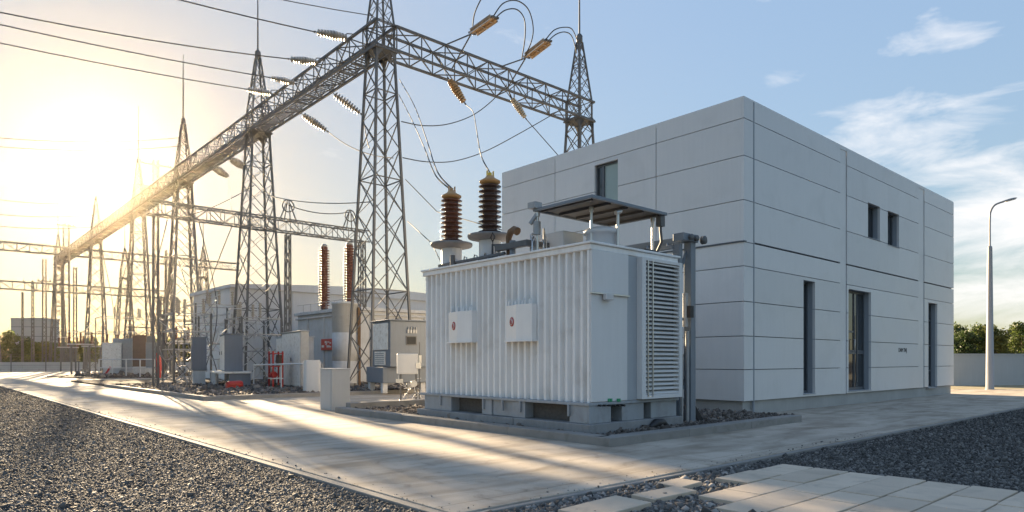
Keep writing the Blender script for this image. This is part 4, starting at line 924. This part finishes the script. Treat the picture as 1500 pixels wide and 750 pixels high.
ct = thing('concrete_tank', 'round grey concrete tank with joint rings beside the red warning sign', 'tank', (tk.x, tk.y, 0))
q = MB(); q.lathe([(.76, 0), (.76, 1.55), (.745, 1.56), (.745, 1.58), (.76, 1.59), (.76, 3.2), (.745, 3.21), (.745, 3.23), (.76, 3.24), (.76, 4.85), (.80, 4.86), (.80, 5.0), (.70, 5.02)], (tk.x, tk.y, 0), 40); q.build('shell', M['concrete_grey'], ct)
q = MB(); q.tube([(tk.x+.5, tk.y-.72, .1), (tk.x+.55, tk.y-.70, 2.4), (tk.x+.42, tk.y-.78, 2.6), (tk.x+.45, tk.y-.74, 4.7)], .06, 8); q.tube([(tk.x+.62, tk.y-.6, .1), (tk.x+.62, tk.y-.6, 4.9)], .05, 8); q.build('pipe', M['rust'], ct)
sg = PX(478, 505, 20.85); 
s_ = thing('warning_sign', 'square red sign with worn pale markings on the switch house wall', 'sign', (20.85, sg.y, sg.z))
y0 = PX(486.5, 505, 20.85).y; y1 = PX(470.5, 505, 20.85).y; z0 = PX(478, 513, 20.85).z; z1 = PX(478, 496.5, 20.85).z
q = MB(); q.box(20.84, 20.88, y0, y1, z0, z1); q.build('plate', M['red'], s_)
q = MB()
def smear(cy, cz, w, h): q.box(20.832, 20.839, y1-(cy+w)*(y1-y0), y1-cy*(y1-y0), z0+cz*(z1-z0), z0+(cz+h)*(z1-z0))
for t in ((.35, .62, .12, .2), (.5, .55, .06, .25), (.6, .68, .16, .08), (.78, .58, .14, .1), (.42, .48, .1, .1), (.06, .25, .22, .2), (.52, .25, .4, .1), (.5, .38, .3, .05)): smear(*t)
q.build('worn_marking', M['emblem_light'], s_)
gb = P3(52, 548, 142)
bk_ = thing('grey_block_house', 'plain grey block house rising above the bushes behind the white wall', 'building', (gb.x, gb.y, 0))
q = MB(); m_ = Matrix.Rotation(-YAW, 3, 'Z'); q.obox((gb.x, gb.y, 5.1), (6.8, 5, 10.4), m_); q.build('wall', M['reveal'], bk_, bevel=.03)
q = MB()
for z in (6.6, 8.6): q.obox((gb.x, gb.y, z), (6.86, 5.06, .10), m_)
q.build('band', M['frame_dark'], bk_); q = MB(); q.obox((gb.x, gb.y, 10.38), (7.0, 5.2, .18), m_); q.build('roof', M['grey_paint'], bk_)

# ------------------------------------------------------------------ yard equipment
def cabinet(name, label, x, y, w, d, z0, z1, rz, m, doors=2, m2=None, plinth=None, extra=None, group=None):
    root = thing(name, label, 'cabinet', (x, y, 0), group, rz)
    q = MB(); q.box(0, w, 0, d, z0, z1); q.build('body', m, root, bevel=.02, world=False)
    q = MB(); q.box(-.05, w+.05, -.05, d+.05, z1+.002, z1+.06); q.build('roof', m, root, bevel=.015, world=False)
    for i in range(doors):
        a, b = .04+i*(d-.04)/doors, (i+1)*(d-.04)/doors
        q = MB(); q.box(-.03, -.001, a, b, z0+.06, z1-.06); dr = q.build('door', m2 or m, root, bevel=.006, world=False)
        q = MB(); q.box(-.06, -.031, b-.12, b-.08, (z0+z1)/2-.1, (z0+z1)/2+.1); q.build('handle', M['black'], dr, world=False)
    if plinth:
        q = MB(); q.box(.06, w-.06, .06, d-.06, plinth, z0-.002); q.build('base', M['concrete_grey'], root, world=False)
    return root
# big switch box in front of the main tower
sx, sy = 16.4, 26.9
sb = thing('switch_box', 'large grey switchgear box with a small black window, in front of the main tower', 'switchgear', (sx, sy, .1), None, R(-8))
q = MB(); q.box(0, 1.9, 0, 2.15, 1.2, 3.35); q.build('body', M['cab_grey_shade'], sb, bevel=.03, world=False)
q = MB(); q.box(-.06, -.003, .18, 1.95, 2.0, 3.25); q.build('door', M['patina_lit'], sb, bevel=.02, world=False)  # lighter door colour stands in for sun on this face
q = MB(); q.box(-.05, -.003, .5, 1.75, 1.28, 1.92); q.build('vent_panel', M['patina_lit'], sb, bevel=.01, world=False)
q = MB()
for i in range(6): q.box(-.065, -.051, .6, 1.65, 1.36+i*.09, 1.39+i*.09)
q.build('vent_slats', M['cab_grey_shade'], sb, world=False)
q = MB(); q.box(.80, 1.34, -.03, -.002, 2.22, 2.66); q.build('window_frame', M['galv_dark'], sb, world=False)
q = MB(); q.box(.85, 1.29, -.045, -.031, 2.27, 2.61); q.build('window_pane', M['void'], sb, world=False)
q = MB()
for x in (.86, 1.0, 1.14, 1.26): q.box(x, x+.09, -.06, -.003, 2.78, 2.95); q.tube([(x+.04, -.04, 2.95), (x+.05, -.06, 3.08)], .025, 6)
q.build('switches', M['galv'], sb, world=False)
q = MB(); q.box(-.1, 2.0, -.1, 2.25, 3.352, 3.40); q.build('roof', M['cab_grey_shade'], sb, bevel=.01, world=False)
q = MB(); q.box(-.25, 2.1, .25, 2.3, .45, 1.19); q.build('base', M['cab_grey_shade'], sb, bevel=.02, world=False)
for (x, y) in ((-.1, .45), (1.85, .45), (-.1, 2.0), (1.85, 2.0)):
    q = MB(); q.box(x-.12, x+.12, y-.12, y+.12, -.02, .445); q.build('leg', M['concrete_grey'], sb, world=False)
# instrument stand
iv = P3(598, 588, 25.6)
ins = thing('instrument_stand', 'light box on a thin stand with tangled valves and pipes beside the transformer', 'instrument', (iv.x, iv.y, 0), None, R(-30))
q = MB(); q.box(-.42, .36, -.15, .25, 1.08, 1.86); q.build('box', M['box_paint'], ins, bevel=.03, world=False)
q = MB(); q.tube([(-.28, 0, 0), (-.28, 0, 1.08)], .03, 8); q.tube([(.30, .05, 0), (.30, .05, 1.08)], .03, 8); q.tube([(.42, -.05, .1), (.42, -.05, 2.3)], .02, 6); q.build('post', M['galv_dark'], ins, world=False)
q = MB(); q.tube([(.42, -.05, 1.5), (.42, -.05, 1.8)], .09, 10); q.obox((.38, -.1, 1.4), (.2, .18, .22)); q.obox((-.33, -.05, .82), (.26, .14, .14)); q.lathe([(.13, 0), (.13, .05)], (.2, -.12, .72), 14, (0, -1, 0)); q.build('gauge', M['bare_metal'], ins, world=False)
q = MB()
rr = random.Random(3)
for k in range(12):
    p = Vector((rr.uniform(-.2, .4), rr.uniform(-.15, .2), rr.uniform(.15, .7))); pts = [p]
    for _ in range(4): p = p+Vector((rr.uniform(-.2, .2), rr.uniform(-.12, .12), rr.uniform(-.2, .2))); p.z = max(.06, p.z); pts.append(p)
    q.tube(spl(pts, 4), .016, 5)
q.build('pipe_tangle', M['bare_metal'], ins, world=False)
M['pillar'] = mat('pillar paint', (.40, .415, .425), .5, var=.06, scale=2, streak=.06)
# square pillar box on the path, round bollard box
pb = thing('pillar_box', 'plain grey rectangular cable pillar standing alone on the concrete path', 'pillar box', (9.9, 19.75, 0))
q = MB(); q.box(9.9, 10.55, 19.75, 20.55, 0, 1.30); q.build('body', M['pillar'], pb, bevel=.012)
q = MB(); q.box(9.885, 10.565, 19.735, 20.565, 1.302, 1.345); q.build('top', M['pillar'], pb, bevel=.01)
q = MB(); q.box(9.888, 9.899, 19.80, 20.50, .06, 1.25); q.build('door', M['pillar'], pb, bevel=.004)
wb = P3(457, 579, 31)
wc = thing('white_kiosk', 'rounded white kiosk with a flat base at the kerb of the switchyard bed', 'kiosk', (wb.x, wb.y, 0), None, R(-20))
def rrect(w, d, r, n=5):
    out = []
    for cx_, cy_, a0 in ((w/2-r, d/2-r, 0), (-w/2+r, d/2-r, 90), (-w/2+r, -d/2+r, 180), (w/2-r, -d/2+r, 270)):
        for i in range(n+1): a = R(a0+90*i/n); out.append((cx_+r*math.cos(a), cy_+r*math.sin(a)))
    return out
q = MB(); q.prism(rrect(.78, .7, .18), .1, 1.55, True); q.prism(rrect(.70, .62, .16), 1.551, 1.62, True); q.build('body', M['box_paint'], wc, bevel=.015, world=False)
q = MB(); q.prism(rrect(.95, .85, .1), 0, .098); q.build('base', M['box_paint'], wc, bevel=.01, world=False)
q = MB(); q.tube([(.44, -.2, .1), (.44, -.2, 1.5)], .04, 8); q.build('conduit', M['galv'], wc, world=False)
# first switchyard bed
GC = 'grey cabinets of the switchyard'
c1 = cabinet('switch_cabinet', 'tall twin door zinc cabinet on a low platform in front of the hall', 12.9, 38.6, .95, 3.0, 1.0, 3.05, R(-14), M['cab_grey_shade'], 2, M['patina_lit'], None, None, GC)
pf = thing('platform', 'low white edged platform carrying the twin door zinc cabinet', 'platform', (12.7, 38.4, .1), None, R(-14))
q = MB(); q.box(-.35, 1.5, -.4, 4.6, .78, .88); q.build('deck', M['patina_lit'], pf, bevel=.01, world=False)
q = MB(); q.box(.35, 1.45, -.3, 1.2, 0, .775); q.build('pedestal', M['cab_grey_shade'], pf, world=False)
for (x, y) in ((-.2, 1.6), (-.2, 2.8), (-.2, 4.2), (1.2, 4.2), (1.2, 2.6)):
    q = MB(); q.lathe([(.16, 0), (.13, .3), (.13, .775)], (x, y, 0), 12); q.build('leg', M['concrete_grey'], pf, world=False)
cabinet('switch_cabinet', 'narrow dark sided cabinet at the left end of the platform', 12.35, 42.6, .8, .9, 1.0, 2.95, R(-14), M['cab_grey_shade'], 1, None, .1, None, GC)
cabinet('switch_cabinet', 'wide zinc cabinet behind the red rack, next to the concrete house', 15.4, 34.3, .45, 3.6, .15, 3.15, R(-8), M['galv'], 2, M['patina_lit'], None, None, GC)
rk = P3(400, 572, 36.2)
r_ = thing('red_rack', 'red framed open rack with shelves holding fire gear', 'rack', (rk.x, rk.y, .1), None, R(-10))
for (x, y) in ((0, 0), (.5, 0), (0, 1.0), (.5, 1.0)):
    q = MB(); q.box(x-.04, x+.04, y-.04, y+.04, 0, 2.0); q.build('post', M['red'], r_, world=False)
for z in (.5, 1.15, 1.85):
    q = MB(); q.box(-.05, .55, -.05, 1.05, z, z+.05); q.build('shelf', M['red'] if z != .5 else M['patina_lit'], r_, world=False)
q = MB(); q.box(.35, .5, .1, .9, 1.21, 1.8); q.build('back_panel', M['brown_paint'], r_, world=False)
q = MB(); q.tube([(.1, .15, .72), (.15, .5, .75), (.12, .85, .70)], .17, 10); q.build('hose_roll', M['red'], r_, world=False)
rb = P3(333, 573.5, 35); 
q = MB(); q.lathe([(.16, 0), (.2, .1), (.22, .75), (.2, .8)], (rb.x, rb.y, .32), 14, (1, .25, 0)); q.obox((rb.x+.2, rb.y, .24), (.5, .3, .25)); o = q.build('fire_bucket', M['red'], None, bevel=.01); tag(o, 'red bucket lying on the brown gravel bed near its kerb', 'bucket')
gr = thing('guard_rail', 'thin white guard rail in front of the zinc cabinet and red rack', 'railing', (14.3, 33.5, .1))
q = MB(); q.tube([(14.0, 37.2, 1.35), (14.35, 30.6, 1.45)], .04, 8); q.build('rail', M['box_paint'], gr)
for t in (.0, .5, 1.0):
    q = MB(); x, y = 14.0+.35*t, 37.2-6.6*t; q.tube([(x, y, .05), (x, y, 1.35+.1*t)], .035, 8); q.build('post', M['box_paint'], gr)
# pipe racks and switch frames around the second tower
def pipe_rack(label, x, y, w, d, h, seed, n, m, group='pipe racks of the switchyard'):
    root = thing('pipe_rack', label, 'pipe rack', (x, y, .1), group); r2 = random.Random(seed)
    for (a, b) in ((0, 0), (w, 0), (0, d), (w, d)):
        q = MB(); q.box(x+a-.05, x+a+.05, y+b-.05, y+b+.05, 0, h); q.build('post', M['galv_dark'], root)
    q = MB()
    for z in (h*.5, h*.75, h-.04):
        for (a, b), (c, e_) in (((0, 0), (w, 0)), ((0, d), (w, d)), ((0, 0), (0, d)), ((w, 0), (w, d))): q.bar((x+a, y+b, z), (x+c, y+e_, z), .06)
    q.build('beam', M['galv'], root)
    q = MB()
    for k in range(n):
        p = Vector((x+r2.uniform(0, w), y+r2.uniform(0, d), r2.choice((.1, h*.4, h*.7)))); pts = [p]
        for _ in range(4): p = p+Vector((r2.uniform(-.7, .7), r2.uniform(-.7, .7), r2.uniform(-.3, 1.0))); p.z = max(.05, min(h+1.2, p.z)); pts.append(p)
        q.tube(spl(pts, 4), .03, 5)
    q.build('pipes', m, root)
    for k in range(4):
        a = r2.uniform(0, w); b = r2.uniform(0, d); q = MB(); q.lathe([(.05, 0)]+sum([[(.06, z), (.14, z+.05), (.06, z+.09)] for z in np.arange(.05, .9, .12)], [])+[(.05, 1.0)], (x+a, y+b, h), 10); q.build('insulator_stub', M['glass_disc'], root)
    return root
pipe_rack('tangled pipe rack around the legs of the second lattice tower', 15.6, 43.5, 2.6, 3.0, 4.4, 5, 26, M['bare_metal'])
pipe_rack('low pipe rack left of the twin door zinc cabinet', 12.0, 45.0, 2.2, 2.5, 4.6, 9, 22, M['galv'])
pipe_rack('pipe rack beside the red hose in front of the far trees', 19.6, 72.0, 4.5, 3.0, 3.4, 15, 22, M['galv'])
pipe_rack('tall pipe rack behind the far grey cabinets', 14.5, 80.0, 5.5, 3.5, 6.2, 21, 24, M['galv_dark'])
pipe_rack('pipe rack with stubs behind the platform cabinet, below the hall wall', 14.6, 49.5, 3.0, 2.6, 5.6, 31, 26, M['bare_metal'])
# weathered box at the foot of the second tower
cabinet('control_kiosk', 'weathered concrete kiosk between the second tower and the red rack', 16.6, 38.8, 1.6, 2.2, .1, 3.0, R(-6), M['concrete_grey'], 1, M['patina_lit'], None, None, GC)
# far cabinets
FC = 'far cabinets in front of the bushes'
cabinet('switch_cabinet', 'small pale cabinet at the left end of the far cabinet group', *P3(150, 545, 66).xy, 1.6, 1.9, .9, 3.3, R(-14), M['patina_lit'], 1, None, .1, None, FC)
cabinet('switch_cabinet', 'wide weathered cabinet second from the left in the far group', *P3(165, 545, 67).xy, 1.8, 2.4, .9, 3.75, R(-20), M['galv'], 1, M['patina_lit'], .1, None, FC)
cabinet('switch_cabinet', 'tall rust brown cabinet in the middle of the far group', *P3(194, 545, 66).xy, 1.2, 1.7, 1.0, 4.05, R(-14), M['brown_paint'], 1, M['patina_lit'], .1, None, FC)
cabinet('switch_cabinet', 'tall grey cabinet behind the blue one in the far group', *P3(206, 545, 67.5).xy, 1.3, 1.2, 1.0, 4.0, R(-14), M['cab_grey_shade'], 1, None, .1, None, FC)
cabinet('switch_cabinet', 'bluish cabinet at the right end of the far cabinet group', *P3(214, 545, 64).xy, .95, .9, .9, 3.25, R(-14), M['blue_grey'], 1, M['reveal'], .1, None, FC)
fr2 = P3(145, 552, 63.5); f2 = P3(226, 552, 61)
gr = thing('guard_rail', 'pale guard rail in front of the far cabinet group', 'railing', (*fr2.xy, 0))
for z in (.9, 1.7):
    q = MB(); q.tube([(fr2.x, fr2.y, z), (f2.x, f2.y, z)], .05, 6); q.build('rail', M['box_paint'], gr)
for k in range(5):
    p = fr2.lerp(f2, k/4); q = MB(); q.tube([(p.x, p.y, 0), (p.x, p.y, 1.7)], .06, 6); q.build('post', M['box_paint'], gr)
hp = P3(232, 552, 61.5); hs = thing('red_hose_post', 'red sleeve wrapped post right of the far cabinets', 'post', (*hp.xy, 0))
q = MB(); q.tube([(hp.x+.05, hp.y, 0), (hp.x+.05, hp.y, .9), (hp.x, hp.y, 1.8), (hp.x-.1, hp.y, 2.3)], [.16, .24, .22, .08], 10); q.build('sleeve', M['red'], hs)
q = MB(); q.tube([(hp.x-.15, hp.y+.05, 0), (hp.x-.15, hp.y+.05, 2.9)], .07, 8); q.build('post', M['galv_dark'], hs)
q = MB(); p = P3(154, 549, 63); q.bar((p.x, p.y, .25), (p.x+.4, p.y-.2, 1.0), .16); tag(q.build('fire_extinguisher', M['red'], None, bevel=.03), 'small red extinguisher leaning at the left end of the far cabinets', 'extinguisher')

# ------------------------------------------------------------------ street lamp, walls, fence
lb = P3(1450, 571, 37.0); top = zat(293, 37.0); nz = zat(364, 37.0)
lp = thing('street_lamp', 'tall tapered grey street lamp with a curved arm at the end of the building', 'street lamp', (lb.x, lb.y, 0))
q = MB(); q.lathe([(.23, 0), (.23, .02), (.20, .03), (.115, nz), (.10, nz+.12), (.055, nz+.14)], (lb.x, lb.y, 0), 20); q.build('pole', M['lamp_pole'], lp)
rt = Vector((CS, -SN, 0)); arm = [Vector((lb.x, lb.y, nz+.1)), Vector((lb.x, lb.y, top-.9)), Vector((lb.x, lb.y, top-.45))+rt*.06, Vector((lb.x, lb.y, top-.15))+rt*.25, Vector((lb.x, lb.y, top-.02))+rt*.5, Vector((lb.x, lb.y, top+.06))+rt*.75]
arm = [a+Vector((0, 0, -.15)) for a in arm]
q = MB(); q.tube(spl(arm, 6), .05, 10); q.build('arm', M['lamp_pole'], lp)
ax = (rt+Vector((0, 0, .27))).normalized(); c = arm[-1]
hd = MB(); F = Matrix((ax, Vector((0, 0, 1)).cross(ax).normalized(), ax.cross(Vector((0, 0, 1)).cross(ax)).normalized())).transposed()
secs = [(-.1, .05, .05), (.1, .12, .07), (.35, .16, .085), (.6, .15, .07), (.72, .09, .04)]
n = 12; vs = []
for s, a, b in secs:
    for j in range(n): t = 2*math.pi*j/n; vs.append(c+F@Vector((s, a*math.cos(t), b*math.sin(t)*(1 if math.sin(t) > 0 else .45))))
hd.add(vs, [(i*n+j, i*n+(j+1) % n, (i+1)*n+(j+1) % n, (i+1)*n+j) for i in range(4) for j in range(n)], True); hd.add(vs[:n], [tuple(range(n))[::-1]]); hd.add(vs[-n:], [tuple(range(n))]); h_ = hd.build('lamp_head', M['lamp_pole'], lp)
q = MB(); q.obox(c+F@Vector((.4, 0, -.045)), (.45, .2, .03), F); q.build('lens', M['lamp_glass'], h_)
wa, wbb = P3(1385, 565, 42), P3(1660, 565, 44.5)
d = (wbb-wa); d.z = 0; L_ = d.length; ang = math.atan2(d.y, d.x)
bw = thing('boundary_wall', 'plain grey rendered boundary wall behind the street lamp', 'wall', (wa.x, wa.y, 0), None, ang)
q = MB(); n = 5
for i in range(n): q.box(i*L_/n+.006, (i+1)*L_/n-.006, 0, .2, -.1, 1.95)
q.build('render_panel', M['wall_white'], bw, world=False); q = MB(); q.box(0, L_, -.04, .24, 1.952, 2.03); q.build('coping', M['wall_white'], bw, world=False)
v = MB(); v.prism([(43, 11.5), (75, -18), (80, -10), (50, 22)], -.05, .012); struct(v.build('verge', mat('dry verge', (.26, .22, .13), .95, var=.5, scale=3, fine=20, bump=.8)))
ww = thing('boundary_wall', 'low white boundary wall in front of the bushes beyond the far cabinets', 'wall', (-30, 119, 0))
q = MB()
for i in range(24): q.box(-30+i*3.2, -30+(i+1)*3.2-.03, 118.9, 119.1, 0, 1.35)
q.build('panel', M['wall_white'], ww); q = MB(); q.box(-30, 46.8, 118.8, 118.895, -.05, .42); q.build('plinth', M['concrete_grey'], ww)
wf = thing('wire_fence', 'thin wire fence with steel posts in front of the white boundary wall', 'fence', (-30, 116, 0))
for i in range(20):
    q = MB(); q.box(-30+i*4-.06, -30+i*4+.06, 115.94, 116.06, -.1, 2.5); q.build('post', M['galv_dark'], wf)
q = MB()
for z in (.3, .9, 1.5, 2.1, 2.45): q.box(-30, 46, 115.985, 116.015, z, z+.03)
q.build('wires', M['galv_dark'], wf)

# ------------------------------------------------------------------ trees
def leaf_crown(name, clumps, per, size, m, parent, seed):
    g_ = np.random.default_rng(seed); V = []; n_tot = 0
    for (c, r) in clumps:
        k = per
        u = g_.normal(size=(k, 3)); u /= np.linalg.norm(u, axis=1)[:, None]
        rad = r*g_.uniform(.25, 1.0, k)**.5*(1+.18*g_.normal(size=k)); p = np.array(c)+u*rad[:, None]*np.array([1, 1, .8])
        a = g_.normal(size=(k, 3)); a /= np.linalg.norm(a, axis=1)[:, None]
        b = np.cross(a, g_.normal(size=(k, 3))); b /= np.linalg.norm(b, axis=1)[:, None]
        s = size*g_.uniform(.6, 1.4, k)[:, None]
        V.append(np.stack([p-a*s, p+b*s*.5, p+a*s, p-b*s*.5], 1)); n_tot += k
    V = np.concatenate(V); n = len(V)
    off = np.array(parent.location)
    me = bpy.data.meshes.new(name); me.vertices.add(n*4); me.vertices.foreach_set('co', (V-off).reshape(-1))
    me.loops.add(n*4); me.loops.foreach_set('vertex_index', np.arange(n*4, dtype=np.int32)); me.polygons.add(n)
    me.polygons.foreach_set('loop_start', np.arange(0, n*4, 4, dtype=np.int32)); me.polygons.foreach_set('loop_total', np.full(n, 4, np.int32))
    me.update(calc_edges=True); me.validate(); me.materials.append(m)
    o = bpy.data.objects.new(name, me); COL.objects.link(o); o.parent = parent; return o
def tree(label, x, y, h, cr, m, seed, bare=0.0, group='trees behind the boundary walls', leaf=.10, per=330, ncl=30, low=.2):
    r2 = random.Random(seed); root = thing('tree', label, 'tree', (x, y, 0), group)
    q = MB(); q.tube([(x, y, -.1), (x+.1, y, h*.3), (x-.05, y+.1, h*.6), (x, y, h*.9)], [.16, .13, .09, .03], 7); cl = []
    for k in range(ncl):
        a = r2.uniform(0, 6.28); hh = h*r2.uniform(low, .93); t = (hh/h-low)/(1-low); rr_ = cr*r2.uniform(.25, .95)*(1-.62*t)
        c_ = (x+rr_*math.cos(a), y+rr_*math.sin(a), hh); cl.append((c_, cr*r2.uniform(.16, .36)))
        q.tube([(x, y, hh*.6), ((x+c_[0])/2, (y+c_[1])/2, hh*.85), c_], [.06, .04, .015], 5)
    q.build('trunk', M['bark'], root)
    leaf_crown('crown', cl, int(per*(1-bare)), leaf, m, root, seed); return root
tr_r = [(1396, 60, 5.0, 1.9, 'leaf', .6, 'thin half bare tree next to the building end'), (1415, 58, 4.4, 2.0, 'leaf_dark', 0, 'rounded dark green tree left of the street lamp'), (1437, 62, 5.0, 2.2, 'leaf', 0, 'mid green tree just behind the street lamp'),
        (1462, 57, 4.6, 1.7, 'leaf_olive', .2, 'olive tree just right of the street lamp pole'), (1474, 61, 4.0, 1.9, 'leaf_dark', 0, 'low dark tree between the lamp and the tallest tree'), (1500, 58, 5.4, 2.4, 'leaf', .15, 'tallest green tree behind the boundary wall right of the lamp'), (1540, 60, 5, 2.4, 'leaf_olive', 0, 'tree outside the lamp group at the wall end')]
for i, (u, d, h, cr, m, br, lab) in enumerate(tr_r):
    p = P3(u, 550, d); tree(lab, p.x, p.y, h, cr, M[m], 100+i, br)
k = 0
for (u, d, h, cr, m, lab) in [(-8, 128, 6.0, 3.2, 'leaf_olive', 'broad olive bush at the far left end of the white wall'), (16, 126, 7.0, 3.0, 'leaf', 'bushy tree left of the grey block house'), (30, 125, 5.6, 2.8, 'leaf_dark', 'dark bush at the left foot of the grey block house'), (50, 124, 5.0, 2.8, 'leaf', 'green bush in front of the grey block house'),
                              (70, 125, 5.0, 2.8, 'leaf_olive', 'olive bush at the right foot of the grey block house'), (90, 126, 5.0, 2.7, 'leaf', 'bush behind the last gantry tower'), (112, 126, 5.2, 2.8, 'leaf_olive', 'sunlit bush between the last tower and the fifth tower'), (135, 127, 5.6, 2.8, 'leaf', 'sunlit bush behind the fifth tower'), (160, 127, 5.0, 2.8, 'leaf_olive', 'bush showing left of the far cabinets'),
                              (240, 122, 5.4, 2.8, 'leaf', 'bush just right of the red hose post'), (262, 124, 6.2, 2.8, 'leaf_olive', 'bush showing between the third tower legs and the platform'), (218, 128, 5.2, 2.8, 'leaf', 'bush behind the far grey cabinets'), (188, 127, 5.0, 2.8, 'leaf_olive', 'bush above the tall rust brown cabinet'), (281, 126, 5.2, 2.4, 'leaf', 'bush left of the pale hall corner')]:
    p = P3(u, 545, d); k += 1; tree(lab, p.x, p.y, h, cr, M[m], 200+k, 0, 'bushes behind the white wall', .20, 200, 28, .10)

# ------------------------------------------------------------------ air
hz = MB(); hz.box(-705, 705, -705, 705, -1.2, 36.0)
hm = bpy.data.materials.new('haze air'); hm.use_nodes = True; nt = hm.node_tree; nt.nodes.clear()
ho = nt.nodes.new('ShaderNodeOutputMaterial'); pv = nt.nodes.new('ShaderNodeVolumePrincipled')
pv.inputs['Color'].default_value = (1.0, .86, .62, 1); pv.inputs['Density'].default_value = .00004; pv.inputs['Anisotropy'].default_value = .92
nt.links.new(pv.outputs[0], ho.inputs['Volume'])
o = hz.build('haze', hm); o['kind'] = 'stuff'
